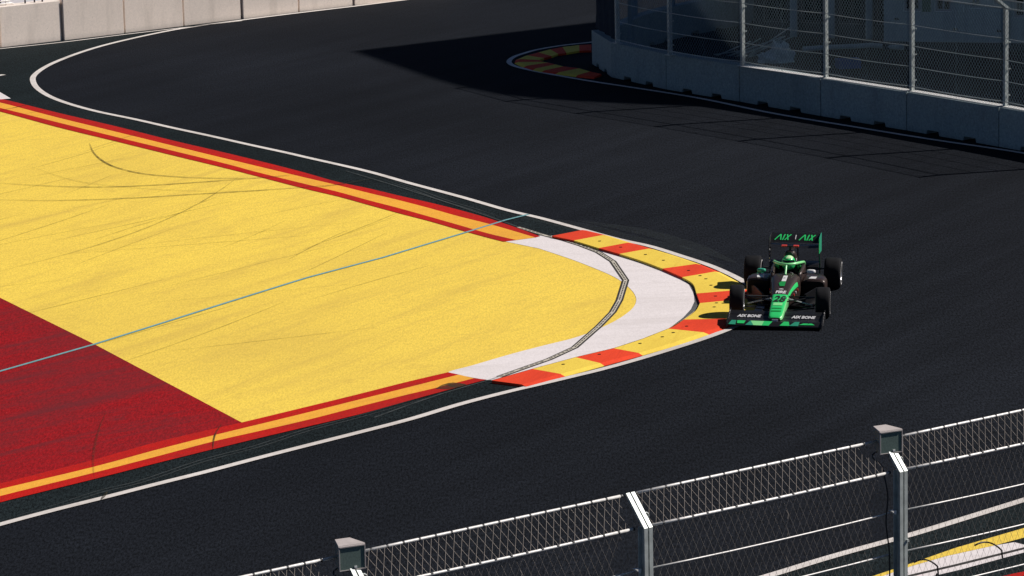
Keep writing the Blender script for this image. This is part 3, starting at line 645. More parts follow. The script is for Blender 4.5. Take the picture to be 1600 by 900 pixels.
# black hanging cable loops beyond the right post
p3, dd, n = frames[4]
for (u0, z0, L_, box, lab) in ((.36, 2.37, .38, True, 'black bent cable with a clamp low on the near fence'), (1.35, 2.40, .45, False, 'black bent cable at the right edge of the near fence')):
    base = p3 + dd * u0 + n * .16
    pts = [base + dd * (L_ * t) + Vector((0, 0, z0 + L_ * (.0 + .30 * t - .62 * t * t))) - p3 for t in [k/8 for k in range(9)]]
    root = thing('hanging_cable', lab, 'cable', tuple(p3), 0)
    mb = MB(); mb.tube([tuple(q) for q in pts] + [tuple(pts[-1] + dd * .012 - Vector((0, 0, .10)))], .0105, 6); mb.build('loop', 'black', root, True)
    if box:
        e = pts[-1] - Vector((0, 0, .09)); MB().tube([e, e - Vector((.005, 0, .05)), e - Vector((.01, 0, .2))], [.018, .032, .036], 8).build('clamp', 'black', root)

# ------------------------------------------------------------------ things behind the far fence
bx, by = G['bag'][0]
bm = bmesh.new(); bmesh.ops.create_icosphere(bm, subdivisions=4, radius=1)
for v_ in bm.verts:
    c = v_.co.copy(); q = mn.noise(c * 2.2) * .35 + abs(mn.noise(c * 5.0)) * .35 + mn.noise(c * 9) * .10
    s = 1 + q
    hump = 1.0 if c.x > -.2 else .62
    v_.co = Vector((c.x * .42 * s, c.y * .3 * s, max(0, (c.z + .25)) * .38 * s * hump))
me = bpy.data.meshes.new('sheeting_heap'); bm.to_mesh(me); bm.free(); me.materials.append(M['bag'])
o = bpy.data.objects.new('sheeting_heap', me); COL.objects.link(o); o.location = (bx, by, .0)
tag(o, 'crumpled heap of white sheeting on the ground behind the far fence', 'sheeting')
x, y = G['blue'][0]
cr = thing('blue_crate', 'small blue plastic crate in the shade behind the far fence', 'crate', (x, y, 0), R(12))
for k, (a_, b_, c_, e_) in enumerate(((-.3, .3, -.2, -.18), (-.3, .3, .18, .2), (-.3, -.28, -.18, .18), (.28, .3, -.18, .18))): MB().box(a_, b_, c_, e_, .02, .26).build('side_panel', 'blue', cr)
MB().box(-.28, .28, -.18, .18, .02, .04).build('base', 'blue', cr)
x, y = G['poles'][0]
pl = thing('pole_pile', 'loose pile of thin pale poles leaning behind the far fence', 'poles', (x, y, 0))
rr = random.Random(3)
for k in range(11):
    a_ = rr.uniform(-.6, .9); e0 = Vector((rr.uniform(-.5, .5), rr.uniform(-.4, .4), .03)); dv = Vector((math.cos(a_), math.sin(a_) * .6, rr.uniform(.02, .55))) * rr.uniform(.7, 1.5)
    MB().tube([e0 - dv * .3 * Vector((1, 1, 0)).length * .3, e0 + dv], .016, 5).build('pole', 'facade', pl)
cb = [Vector((*p, 0)) for p in G['curb']]
MB_ = MB(); MB_.tube([p + Vector((0, 0, .08)) for p in cb], .07, 6); tag(MB_.build('pipe', 'facade'), 'long pale pipe lying on the dark ground before the rendered building', 'pipe')

B = [Vector((*p, 0)) for p in G['bld']]
def building(label, A, Bp, h, depth, wall_mat, wins, extra=None, frame_mat='frame'):
    """a front wall from A to Bp with window openings, side walls, roof"""
    A = Vector((*A, 0)); Bp = Vector((*Bp, 0)); u = (Bp - A); L = u.length; u /= L; n = Vector((-u.y, u.x, 0))
    if n.y < 0: n = -n
    root = thing('building', label, 'building', tuple(A)); org = tuple(A)
    T = lambda c: tuple(A + u * c[0] + n * c[1] + Vector((0, 0, c[2])))
    # front wall in strips round the openings
    xs = sorted({0, L} | {w_[0] for w_ in wins} | {w_[1] for w_ in wins}); zs = sorted({0, h} | {w_[2] for w_ in wins} | {w_[3] for w_ in wins})
    mb = MB()
    for i in range(len(xs) - 1):
        j = 0
        while j < len(zs) - 1:
            hit = lambda jj: any(w_[0] <= xs[i] + 1e-6 and xs[i+1] <= w_[1] + 1e-6 and w_[2] <= zs[jj] + 1e-6 and zs[jj+1] <= w_[3] + 1e-6 for w_ in wins)
            if hit(j): j += 1; continue
            j0 = j
            while j < len(zs) - 1 and not hit(j): j += 1
            mb.box(xs[i], xs[i+1], 0, .25, zs[j0], zs[j], T)
    mb.box(0, .25, .25, depth, 0, h, T); mb.box(L - .25, L, .25, depth, 0, h, T); mb.box(.25, L - .25, depth - .25, depth, 0, h, T)
    mb.build('wall', wall_mat, root, False, org)
    MB().box(-.1, L + .1, -.1, depth + .1, h, h + .3, T).build('roof', 'facade_dark', root, False, org)
    for w_ in wins:
        f_ = MB(); x0, x1, z0, z1 = w_[:4]; t = .06
        f_.box(x0, x0 + t, .08, .16, z0, z1, T); f_.box(x1 - t, x1, .08, .16, z0, z1, T); f_.box(x0 + t, x1 - t, .08, .16, z0, z0 + t, T); f_.box(x0 + t, x1 - t, .08, .16, z1 - t, z1, T)
        f_.box((x0 + x1)/2 - .025, (x0 + x1)/2 + .025, .09, .15, z0 + t, z1 - t, T)
        fo_ = f_.build('window', frame_mat, root, False, org)
        MB().box(x0 + t, x1 - t, .11, .13, z0 + t, z1 - t, T).build('pane', 'glass', fo_, False, org).location = (0, 0, 0)
    return root, T, org
wins = []
# the wall ends on the right of the photo; windows start about 1.1 m up
rt, T, org = building('pale rendered building with a row of dark windows behind the far fence', (10.35, 103.6), (15.9, 102.2), 4.2, 7, 'facade',
    [(.55, 1.0, 1.05, 3.2), (1.40, 1.85, 1.05, 3.2), (2.35, 2.65, 1.15, 3.2), (3.0, 3.25, 1.25, 3.2), (3.55, 4.1, .9, 3.2), (4.6, 5.1, .9, 3.2)])
for k, x in enumerate((1.18, 2.08)):
    MB().box(x - .12, x + .12, -.06, -.004, 1.05, 3.2, T).build('pilaster', 'green_frame' if k == 0 else 'facade', rt, False, org)
mb = MB(); mb.box(-.02, 5.5, -.10, -.004, .0, .22, T); mb.build('plinth', 'facade_dark', rt, False, org)
for x, z in ((.3, .82), (1.9, .55), (3.1, .52)):
    MB().box(x, x + .12, -.03, -.004, z, z + .05, T).build('vent', 'glass', rt, False, org)
for x in (3.42, 4.35):
    MB().tube([T((x, -.08, .1)), T((x, -.08, 4.1))], .05, 8).build('downpipe', 'facade', rt, True, org)
rt2, T2, org2 = building('dark low building with tall shuttered openings behind the far fence', (7.0, 106.9), (12.2, 104.9), 3.0, 2.5, 'facade_dark',
    [(.3, 1.0, .4, 2.4), (1.4, 2.1, .4, 2.4), (2.5, 3.2, .4, 2.4), (3.6, 4.3, .4, 2.4)], frame_mat='facade_dark')
for x in (1.2, 2.3, 3.4, 4.6):
    MB().box(x - .09, x + .09, -.14, -.004, 0, 2.9, T2).build('pilaster', 'facade', rt2, False, org2)

# unseen building beyond the right edge, footprint shaped from the shadow it must cast
HB = 24.0; sh = Vector((1.15, .28)) * HB
low = [Vector(p) for p in G['shadow']]
lowS = [p for p in smooth_line(low[:9], 4)] + low[9:]
ext = low[-1] - low[-2]
upv = (Vector(G['shadow_up'][1]) - low[0]).normalized()
foot = [p + sh for p in lowS] + [low[-1] + ext * 8 + sh, Vector((95, 60)), Vector((95, 150)), low[0] + upv * 60 + sh, low[0] + upv * 20 + sh]
tb = thing('shadow_building', 'unseen tall building beyond the right edge, outline shaped to cast the yard shade', 'building', (*foot[0], 0))
org = (*foot[0], 0)
MB().prism([tuple(p) for p in foot], 0, HB - .4).build('wall', 'facade', tb, False, org)
ctr = sum(foot, Vector((0, 0))) / len(foot)
MB().prism([tuple(p) for p in foot], HB - .4, HB).build('roof', 'facade_dark', tb, False, org)
mb = MB()
for i in range(0, len(foot) - 5):
    a_, b_ = foot[i], foot[i+1]; dd_ = (b_ - a_); L_ = dd_.length
    if L_ < .4: continue
    dd_ /= L_; n_ = Vector((dd_.y, -dd_.x))
    if n_.x > 0: n_ = -n_
    for fl in range(7):
        TT = lambda c: (a_.x + dd_.x*c[0] + n_.x*c[1], a_.y + dd_.y*c[0] + n_.y*c[1], c[2])
        mb.box(L_*.15, L_*.85, -.02, .04, 1.2 + fl*3.2, 2.9 + fl*3.2, TT)
mb.build('window_band', 'glass', tb, False, org)

# white railing and dark box above the left end of the pale wall
u_ = (Vector(bl[1]) - Vector(bl[0])).normalized(); n_ = Vector((-u_.y, u_.x)); q_ = Vector(bl[1]) + n_ * .28
rl_ = thing('railing', 'low white tubular railing on top of the pale wall at the upper left corner', 'railing', (q_.x, q_.y, 1.165), math.atan2(u_.y, u_.x))
for z, x1 in ((.05, .62), (.13, .50), (.20, .42)): MB().tube([(-1.0, .0, z), (x1 - .1, 0, z), (x1, .03, z - .03)], .022, 7).build('rail', 'steel_white', rl_, True)
for x in (-.6, .0, .36): MB().tube([(x, 0, 0), (x, 0, .22)], .018, 6).build('post', 'steel_white', rl_, True)
q2 = Vector(bl[1]) + n_ * .75
bxx = thing('equipment_box', 'dark equipment box behind the white railing at the upper left corner', 'box', (q2.x, q2.y, 0), math.atan2(u_.y, u_.x))
MB().box(-1.6, .35, -.2, .5, 0, 1.5).build('case', 'black', bxx, False, None, .02); MB().box(-1.62, .37, -.22, .52, 1.5, 1.55).build('lid', 'facade_dark', bxx)
for k, x in enumerate((.95, 1.25, 1.5)):
    MB().box(x, x + .03, -.02, .02, 0, .10).build('clip', 'black', rl_)

# ------------------------------------------------------------------ racing car
c0, c1 = Vector(G['car'][0]), Vector(G['car'][1]); dv = (c1 - c0).normalized()
car = thing('racing_car', 'dark brown and bright green open-wheel racing car, number 28, clipping the kerb', 'racing car', (c0.x, c0.y, 0), math.atan2(dv.y, dv.x))
WB = 2.70
SEC = [  # x, half width, z low, z high, exponent
 (3.46, .085, .125, .175, 3), (3.42, .118, .115, .205, 4), (3.30, .128, .115, .245, 4.5), (3.0, .138, .135, .325, 5), (2.70, .152, .15, .40, 5),
 (2.35, .19, .13, .475, 4.5), (2.0, .24, .09, .54, 4), (1.75, .275, .06, .575, 4), (1.55, .29, .05, .585, 4)]
def sec_at(x):
    S = SEC
    if x >= S[0][0]: return S[0][1:]
    for i in range(len(S) - 1):
        if S[i+1][0] <= x <= S[i][0]:
            t = (S[i][0] - x) / (S[i][0] - S[i+1][0]); return tuple(S[i][k] + (S[i+1][k] - S[i][k]) * t for k in range(1, 5))
    return S[-1][1:]
def spt(x, th, off=0.0):
    hw, z0, z1, n = sec_at(x); c, s = math.cos(th), math.sin(th)
    y = (hw + off) * math.copysign(abs(c) ** (2/n), c); z = (z0 + z1)/2 + ((z1 - z0)/2 + off) * math.copysign(abs(s) ** (2/n), s)
    return (x, y, z)
def topz(x, y):
    hw, z0, z1, n = sec_at(x); t = min(.98, abs(y) / hw)
    return (z0 + z1)/2 + (z1 - z0)/2 * (1 - t ** n) ** (1/n)
NX = [3.46, 3.445, 3.42, 3.37, 3.3, 3.15, 3.0, 2.85, 2.7, 2.5, 2.35, 2.2, 2.0, 1.85, 1.75, 1.65, 1.55]
mb = MB(); mb.loft([[spt(x, 2*math.pi*(k + .5)/36) for k in range(36)] for x in NX]); mb.build('nose_and_tub', 'paint_brown', car, True)
def patch(name, xs, th0, th1, mat, off=.004, nt_=14, par=None):
    v = [spt(x, th0 + (th1 - th0) * k/nt_, off) for x in xs for k in range(nt_ + 1)]
    f = [(i*(nt_+1) + k, i*(nt_+1) + k + 1, (i+1)*(nt_+1) + k + 1, (i+1)*(nt_+1) + k) for i in range(len(xs) - 1) for k in range(nt_)]
    return obj(name, v, f, mat, par or car, True)
gp = patch('green_nose_panel', [3.455, 3.44, 3.42, 3.37, 3.3, 3.15, 3.0, 2.85, 2.7, 2.66], R(2), R(178), 'green', .004, 24)
patch('sunlit_edge_stripe', [3.455, 3.42, 3.3, 3.15, 3.0, 2.85, 2.7], R(-14), R(34), 'mint', .007, 8)  # sunlit edge of the nose, painted on in pale mint
def shoulder(name, pts, mat):
    v = []; 
    for x, a0, a1 in pts: v += [spt(x, R(a0), .008), spt(x, R((a0 + a1)/2), .008), spt(x, R(a1), .008)]
    f = []
    for i in range(len(pts) - 1): f += [(3*i, 3*i+1, 3*i+4, 3*i+3), (3*i+1, 3*i+2, 3*i+5, 3*i+4)]
    return obj(name, v, f, mat, car, True)
shoulder('green_shoulder_stripe', [(2.7, 8, 46), (2.5, 14, 44), (2.35, 14, 42), (2.2, 12, 40), (2.0, 10, 36), (1.88, 8, 30)], 'green')
# cross bands printed on the nose
for (xa, xb, m_, hw_) in ((3.08, 2.99, 'mint', .085), (3.20, 3.165, 'green_dark', .09), (3.30, 3.255, 'green_dark', .09)):
    v = [(x, y, topz(x, y) + .010) for x in (xa, xb) for y in (-hw_, -hw_/2, 0, hw_/2, hw_)]
    obj('nose_print', v, [(k, k+1, k+6, k+5) for k in range(4)], m_, car)
MB().box(3.455, 3.475, -.055, .055, .115, .155).build('nose_tip', 'carwhite', car)
def text_on(name, s, mp, size, mat, par, shear=0.0, bold=0.0):
    cu = bpy.data.curves.new(name, 'FONT'); cu.body = s; cu.size = size; cu.align_x = 'CENTER'; cu.align_y = 'CENTER'; cu.shear = shear; cu.offset = bold; cu.resolution_u = 3
    to = bpy.data.objects.new(name, cu); COL.objects.link(to); bpy.context.view_layer.update()
    me = bpy.data.meshes.new_from_object(to.evaluated_get(bpy.context.evaluated_depsgraph_get()))
    COL.objects.unlink(to); bpy.data.objects.remove(to)
    v = [mp(q.co.x, q.co.y) for q in me.vertices]; f = [tuple(p.vertices) for p in me.polygons]
    bpy.data.meshes.remove(me)
    return obj(name, v, f, mat, par)
# lettering is read from the front: its right is the car's left (+y), its up is towards the tail
text_on('race_number', '28', lambda a, b: (2.86 - b * 1.35, a, topz(2.86 - b * 1.35, a) + .012), .215, 'black', car, .25, .007)
text_on('nose_lettering', 'FIRE', lambda a, b: (2.58 - b * 1.5, a, topz(2.58 - b * 1.5, a) + .012), .105, 'carwhite', car, .1, .004)
cr_ = MB(); n = 12
cr_.add([(2.46 - .05 * abs(math.sin(t)) * 1.3, .045 * math.cos(t), topz(2.46, 0) + .014) for t in [math.pi*k/n for k in range(n + 1)]], [tuple(range(n + 1))]); cr_.build('nose_crest', 'carwhite', car)
v = [(x, y, topz(x, y) + .010) for x, y in ((2.06, -.035), (2.06, .05), (1.76, .06), (1.76, -.02))]; obj('white_flag_print', v, [(0, 1, 2, 3)], 'carwhite', car)
text_on('flag_mark', 'R', lambda a, b: (1.9 - b, a + .015, topz(1.9, 0) + .016), .08, 'black', car)
v = [(x, y, topz(x, y) + .011) for x, y in ((2.30, -.045), (2.30, .045), (2.07, .052), (2.07, -.035), (2.16, -.075))]; obj('green_flag_print', v, [(0, 1, 2, 3, 4)], 'green_dark', car)

# cockpit: side walls, bulkhead, floor, headrest
for s in (-1, 1):
    r_ = []
    for x, yo, yi, zt in ((1.56, .285, .225, .585), (1.35, .30, .235, .60), (1.1, .315, .24, .625), (.88, .315, .235, .64), (.70, .27, .18, .62)):
        r_.append([(x, s*yi, .10), (x, s*yi, zt - .015), (x, s*(yi + .02), zt), (x, s*(yo - .02), zt), (x, s*yo, zt - .03), (x, s*yo, .06)])
    MB().loft(r_).build('cockpit_side', 'paint_brown', car, True)
    MB().loft([[(x, s*y0, .56), (x, s*y0, .655), (x, s*(y0 + .06), .665), (x, s*(y0 + .075), .63)] for x, y0 in ((1.1, .175), (.9, .165), (.78, .13))]).build('headrest', 'green_dark', car, True)
MB().box(.7, 1.56, -.24, .24, .05, .10).build('cockpit_floor', 'carbon', car)
MB().box(.66, .78, -.24, .24, .10, .66).build('seat_back', 'carbon', car)
# roll hoop, airbox, engine cover
def rr_ring(x, hw, z0, z1, n=3, m=20, yc=0): 
    out = []
    for k in range(m):
        t = 2*math.pi*(k + .5)/m; c, s = math.cos(t), math.sin(t)
        out.append((x, yc + hw*math.copysign(abs(c)**(2/n), c), (z0 + z1)/2 + (z1 - z0)/2*math.copysign(abs(s)**(2/n), s)))
    return out
MB().loft([rr_ring(.80, .10, .68, .86, 2.4), rr_ring(.74, .115, .60, .875, 2.4), rr_ring(.6, .13, .45, .86, 2.4), rr_ring(.35, .13, .30, .77, 2.2), rr_ring(.05, .11, .22, .64, 2.2), rr_ring(-.25, .07, .2, .46, 2.2), rr_ring(-.40, .04, .22, .36, 2)]).build('engine_cover', 'paint_brown', car, True)
MB().loft([rr_ring(.803, .083, .69, .845, 2.4), rr_ring(.812, .078, .695, .84, 2.4)]).build('air_intake', 'carbon', car)
for s in (-1, 1): MB().loft([[(.78, s*.25, .60), (.78, s*.31, .58), (.78, s*.27, .40)], [(.45, s*.18, .62), (.45, s*.27, .52), (.45, s*.25, .3)], [(0, s*.09, .50), (0, s*.15, .42), (0, s*.15, .25)]]).build('shoulder_fairing', 'paint_brown', car, True)
MB().loft([[(.5, -.006, .86), (.5, .006, .86), (.5, .006, .80), (.5, -.006, .80)], [(-.2, -.004, .74), (-.2, .004, .74), (-.2, .004, .45), (-.2, -.004, .45)]]).build('shark_fin', 'paint_brown', car)
MB().box(.66, .72, -.018, .018, .86, .94).build('camera_mast', 'carbon', car)
for s in (-1, 1): MB().box(.64, .74, s*.06 if s > 0 else -.165, .165 if s > 0 else -.06, .925, .955).build('camera_pod', 'red_gloss', car, False, None, .008)
MB().box(.65, .73, -.06, .06, .93, .95).build('camera_bar', 'carbon', car)
# light catch on the cover, painted as a small white patch
MB().box(.60, .74, .118, .124, .62, .70).build('cover_glint', 'carwhite', car)
# sidepods
for s in (-1, 1):
    def pod(x, yi, yo, z0, z1, n=4.6): 
        return [(p[0], s * p[1], p[2]) for p in rr_ring(x, (yo - yi)/2, z0, z1, n, 20, (yo + yi)/2)]
    MB().loft([pod(1.52, .31, .73, .16, .455), pod(1.46, .30, .75, .13, .47), pod(1.2, .29, .76, .09, .475), pod(.85, .27, .70, .07, .44), pod(.5, .2, .52, .06, .38), pod(.15, .10, .30, .06, .30), pod(-.05, .06, .2, .08, .24)]).build('sidepod', 'paint_brown', car, True)
    MB().loft([pod(1.523, .32, .725, .165, .435), pod(1.527, .325, .72, .17, .43)]).build('radiator_inlet', 'hole', car)
    MB().loft([[(1.46, s*.42, .474), (1.46, s*.55, .474), (1.30, s*.57, .480), (1.30, s*.46, .480)], [(1.46, s*.42, .478), (1.46, s*.55, .478), (1.30, s*.57, .484), (1.30, s*.46, .484)]]).build('sidepod_print', 'carwhite', car)
    MB().loft([[(1.0, s*.60, .452), (1.0, s*.70, .43), (.55, s*.44, .385), (.55, s*.34, .405)], [(1.0, s*.60, .462), (1.0, s*.70, .44), (.55, s*.44, .395), (.55, s*.34, .415)]]).build('sidepod_stripe', 'green_teal', car)
    # floor edge and turning vane
    MB().loft([[(1.9, s*.36, .04), (1.9, s*.40, .04), (1.9, s*.42, .26), (1.9, s*.38, .26)], [(1.6, s*.55, .03), (1.6, s*.57, .03), (1.6, s*.60, .34), (1.6, s*.58, .34)], [(1.4, s*.72, .03), (1.4, s*.74, .03), (1.4, s*.76, .30), (1.4, s*.74, .30)]]).build('turning_vane', 'carbon', car)
    # mirrors
    mr = MB(); mr.loft([rr_ring(1.50, .075, .575, .645, 3, 12, s*.47), rr_ring(1.44, .085, .57, .65, 3, 12, s*.47)]); mo = mr.build('mirror', 'carwhite' if s > 0 else 'green_teal', car, True)
    MB().tube([(1.47, s*.31, .57), (1.48, s*.42, .60)], .012, 6).build('mirror_stalk', 'carbon', mo)
    # small aero prints down the tub side
    for k in range(5): MB().box(1.9 + .14*k, 1.96 + .14*k, s*(.262 - .022*k) - .006, s*(.262 - .022*k) + .006, .33 - .02*k, .37 - .02*k).build('side_print', 'carwhite' if k % 2 else 'red_gloss', car)
mb = MB(); mb.prism([(1.95, -.3), (1.95, .3), (1.55, .72), (1.1, .80), (.45, .76), (.2, .5), (-.35, .45), (-.35, -.45), (.2, -.5), (.45, -.76), (1.1, -.80), (1.55, -.72)], .022, .05); mb.build('floor', 'carbon', car)
# halo
hp = [(.72, .275, .60), (.85, .28, .665), (1.05, .265, .705), (1.25, .215, .73), (1.40, .12, .735), (1.46, 0, .735)]
ring = hp + [(x, -y, z) for x, y, z in hp[-2::-1]]
halo = MB().tube(smooth_line(ring, 5), .027, 10).build('halo', 'mint', car, True)
MB().tube(smooth_line([(1.455, 0, .732), (1.52, 0, .69), (1.58, 0, .64), (1.66, 0, .57)], 4), .020, 8).build('halo_pillar', 'mint', halo, True)
# steering wheel
sw = MB(); sw.tube([(1.33 + .03*math.sin(t), .13*math.cos(t), .50 + .07*math.sin(t)) for t in [2*math.pi*k/16 for k in range(17)]], .014, 6); sw.box(1.32, 1.35, -.09, .09, .46, .54); sw.build('steering_wheel', 'black', car)
# suspension
def arms(xa, r, side, inner, zf, tw):
    mb = MB()
    for (dx, z0, z1) in ((.22, .20, .17), (-.26, .20, .17), (.20, .37, .38), (-.24, .37, .38)):
        mb.tube([(xa + dx, side*inner, z0 + zf), (xa, side*(tw), z1)], .013, 6)
    mb.tube([(xa - .05, side*inner, .42 + zf), (xa, side*(tw), .2)], .012, 6)
    return mb
for s in (-1, 1):
    arms(WB, .285, s, .15, -.04, .64).build('suspension_arm', 'carbon', car)
    MB().tube([(WB + .1, s*.16, .36), (WB + .02, s*.60, .235)], .013, 6).build('steering_arm', 'steel', car)
    arms(0, .295, s, .10, -.03, .62).build('suspension_arm', 'carbon', car)
def wheel(x, y, r, wd, side, steer=0.0):
    root = bpy.data.objects.new('wheel', None); COL.objects.link(root); root.parent = car; root.location = (x, y, r + .004); root.rotation_euler = (0, 0, steer)
    prof = [(-.5, .60), (-.5, .70), (-.485, .86), (-.44, .955), (-.36, .99), (-.15, 1.0), (.15, 1.0), (.36, .99), (.44, .955), (.485, .86), (.5, .70), (.5, .60)]
    n = 40; rings = []
    v = []; f = []
    for k in range(n):
        t = 2*math.pi*k/n
        for a_, b_ in prof: v.append((b_*r*math.cos(t), a_*wd, b_*r*math.sin(t)))
    m_ = len(prof)
    for k in range(n):
        for j in range(m_ - 1): f.append((k*m_ + j, k*m_ + j + 1, ((k+1) % n)*m_ + j + 1, ((k+1) % n)*m_ + j))
    obj('tyre', v, f, 'tyre', root, True)
    v = []; f = []; prof2 = [(-.47, .60), (-.485, .64), (-.46, .58), (-.2, .54), (.2, .54), (.46, .58), (.485, .64), (.47, .60)]
    m_ = len(prof2)
    for k in range(n):
        t = 2*math.pi*k/n
        for a_, b_ in prof2: v.append((b_*r*math.cos(t), a_*wd, b_*r*math.sin(t)))
    for k in range(n):
        for j in range(m_ - 1): f.append((k*m_ + j, k*m_ + j + 1, ((k+1) % n)*m_ + j + 1, ((k+1) % n)*m_ + j))
    obj('rim', v, f, 'rim', root, True)
    sp = MB()
    for k in range(10):
        t = 2*math.pi*k/10; c, s_ = math.cos(t), math.sin(t)
        T = lambda q: (q[0]*c - q[2]*s_, q[1], q[0]*s_ + q[2]*c)
        sp.box(.04, .55*r, side*wd*.30, side*wd*.36, -.014, .014, T)
    sp.tube([(0, side*wd*.28, 0), (0, side*wd*.47, 0)], .035, 10); sp.build('spokes', 'rim', root)
    MB().tube([(0, -side*wd*.46, 0), (0, -side*wd*.1, 0)], .54*r, 20).build('brake_duct', 'carbon', root)
    # painted sidewall band, made wide and white to pass for a sun glint
    for sd_ in (-1, 1):
        v = []; f = []
        for k in range(n):
            t = 2*math.pi*k/n
            for b_, a_ in ((.66, .5045), (.75, .5005)): v.append((b_*r*math.cos(t), sd_*a_*wd + sd_*.0015, b_*r*math.sin(t)))
        for k in range(n): f.append((2*k, 2*k+1, (2*k+3) % (2*n), (2*k+2) % (2*n)))
        obj('sidewall_glint_band', v, f, 'carwhite', root, True)
    return root
for s in (-1, 1):
    wheel(WB, s*.80, .285, .27, s, R(3)); wheel(0, s*.77, .295, .325, s)
# front wing
def aero(x0, x1, z0, z1, th, y0, y1, mat, name, bow=0.0, n=10, nose_r=.5):
    rings = []
    for k in range(n + 1):
        y = y0 + (y1 - y0)*k/n; b = bow * (abs(y)/.9)**2
        rings.append([(x0 + b*.3, y, z0 + b), (x0 - .01, y, z0 + th*.8 + b), (x0*.6 + x1*.4, y, z0*.6 + z1*.4 + th + b), (x1, y, z1 + .006 + b), (x1, y, z1 + b), (x0*.6 + x1*.4, y, z0*.6 + z1*.4 + b - th*.2)])
    return MB().loft(rings).build(name, mat, car)
rings = []
for k in range(13):
    y = -.86 + 1.72*k/12; b = .01*(y/.9)**2
    rings.append([(3.605, y, .045 + b), (3.60, y, .058 + b), (3.51, y, .116 + b), (3.36, y, .124 + b), (3.34, y, .115 + b), (3.48, y, .07 + b)])
MB().loft(rings).build('front_wing_plane', 'carbon', car)
for s in (-1, 1):
    ya, yb = (.13, .86) if s > 0 else (-.86, -.13)
    aero(3.37, 3.18, .105, .145, .02, ya, yb, 'carbon', 'front_wing_flap')
    aero(3.20, 3.06, .150, .190, .015, ya, yb, 'carbon', 'front_wing_flap')
    # green shards on the leading edge
    rg = random.Random(5 + s); y = .10
    while y < .76:
        w_ = rg.uniform(.11, .20); sl1 = rg.uniform(-.08, .10); sl2 = rg.uniform(-.10, .06); z0 = rg.choice((.062, .066, .080)); z1 = rg.choice((.118, .116, .100))
        q = [(y, z0), (min(.84, y + w_), z0), (min(.84, y + w_ + sl2), z1), (y + sl1, z1)]
        bow = lambda yy: .01 * (yy/.9)**2
        xx = lambda zz: 3.606 - (zz - .058) * 1.55
        v = [(xx(zz), s*yy, zz + .007 + bow(yy)) for yy, zz in q]
        mbs = MB(); mbs.add(v + [(a_ - .006, b_, c_) for a_, b_, c_ in v], [(0, 1, 2, 3), (7, 6, 5, 4), (0, 4, 5, 1), (1, 5, 6, 2), (2, 6, 7, 3), (3, 7, 4, 0)])
        mbs.build('wing_shard_print', rg.choice(('green', 'green', 'green_teal', 'green_dark', 'mint')), car)
        y += w_ + rg.uniform(-.01, .035)
    ep = MB(); ep.prism([(3.64, .04), (3.60, .11), (3.40, .19), (3.02, .23), (3.0, .06), (3.3, .035)], s*.862, s*.88, lambda c: (c[0], c[2], c[1])); e_ = ep.build('wing_endplate', 'carbon', car)
    MB().tube([(3.635, s*.871, .05), (3.60, s*.871, .115), (3.42, s*.871, .19), (3.25, s*.871, .21)], .010, 5).build('endplate_edge', 'carwhite', e_, True)
    MB().box(3.22, 3.44, s*.07 - .008, s*.07 + .008, .08, .17).build('wing_pylon', 'carbon', car)
    text_on('wing_lettering', 'AIX BONE', lambda a, b: (3.30 - b * .8, s*.50 + a * 1.0, .158 + b * .5), .092, 'carwhite', car, .3, .004)
# rear wing
for (nm, a_, m_) in (('rear_wing_flap', ((-.38, .795), (-.62, .935), .02), 'carbon'), ('rear_wing_plane', ((-.22, .735), (-.48, .76), .03), 'carbon')):
    (xa, za), (xb, zb), th = a_
    n = 12; rings = []
    for k in range(n + 1):
        y = -.475 + .95*k/n; dip = (-.018 * (1 - (y/.475)**2)) if nm == 'rear_wing_plane' else 0
        rings.append([(xa, y, za + dip), ((xa + xb)/2 + .01, y, (za + zb)/2 + th*.5 + dip), (xb, y, zb + dip), (xb - .004, y, zb - .008 + dip), ((xa + xb)/2 - .01, y, (za + zb)/2 - th*.6 + dip)])
    MB().loft(rings).build(nm, m_, car)
# face of the flap carries the lettering
def on_flap(a, b): # a across, b up the face
    t = .5 + b / .283; t = max(0, min(1, t)); x = -.38 + (-.24)*t; z = .795 + .14*t + .02*math.sin(t*math.pi)*.55 + .006
    return (x + .005, a, z)
def stroke_word(y0, hgt, wdt, name):
    s_ = []
    def st(p, q, w_): 
        p = Vector(p); q = Vector(q); d_ = (q - p).normalized(); n_ = Vector((-d_.y, d_.x)) * w_/2
        s_.append([p - n_, q - n_, q + n_, p + n_])
    w_ = .026
    st((0, 0), (.34, 1), .1); st((.34, 1), (.46, 0), .1); st((.60, 0), (.66, 1), .1); st((.76, 0), (1.14, 1), .1); st((.84, 1), (1.02, 0), .1)
    mb = MB()
    for q in s_:
        pts = []
        for p in q: pts.append((y0 + (p.x + .10*p.y)*wdt/1.2, (p.y - .5)*hgt))
        # split in two along its length so that it follows the face
        a0, a1, a2, a3 = pts; m1 = tuple((Vector(a0) + Vector(a1))/2); m2 = tuple((Vector(a3) + Vector(a2))/2)
        mb.add([on_flap(*p) for p in (a0, m1, m2, a3)], [(0, 1, 2, 3)]); mb.add([on_flap(*p) for p in (m1, a1, a2, m2)], [(0, 1, 2, 3)])
    return mb.build(name, 'green', car)
stroke_word(-.40, .17, .30, 'rear_wing_lettering'); stroke_word(.07, .17, .30, 'rear_wing_lettering')
MB().add([on_flap(a, b) for a, b in ((-.008, -.06), (.006, -.06), (.012, .07), (-.002, .07))], [(0, 1, 2, 3)]).build('wing_gurney_print', 'carwhite', car)
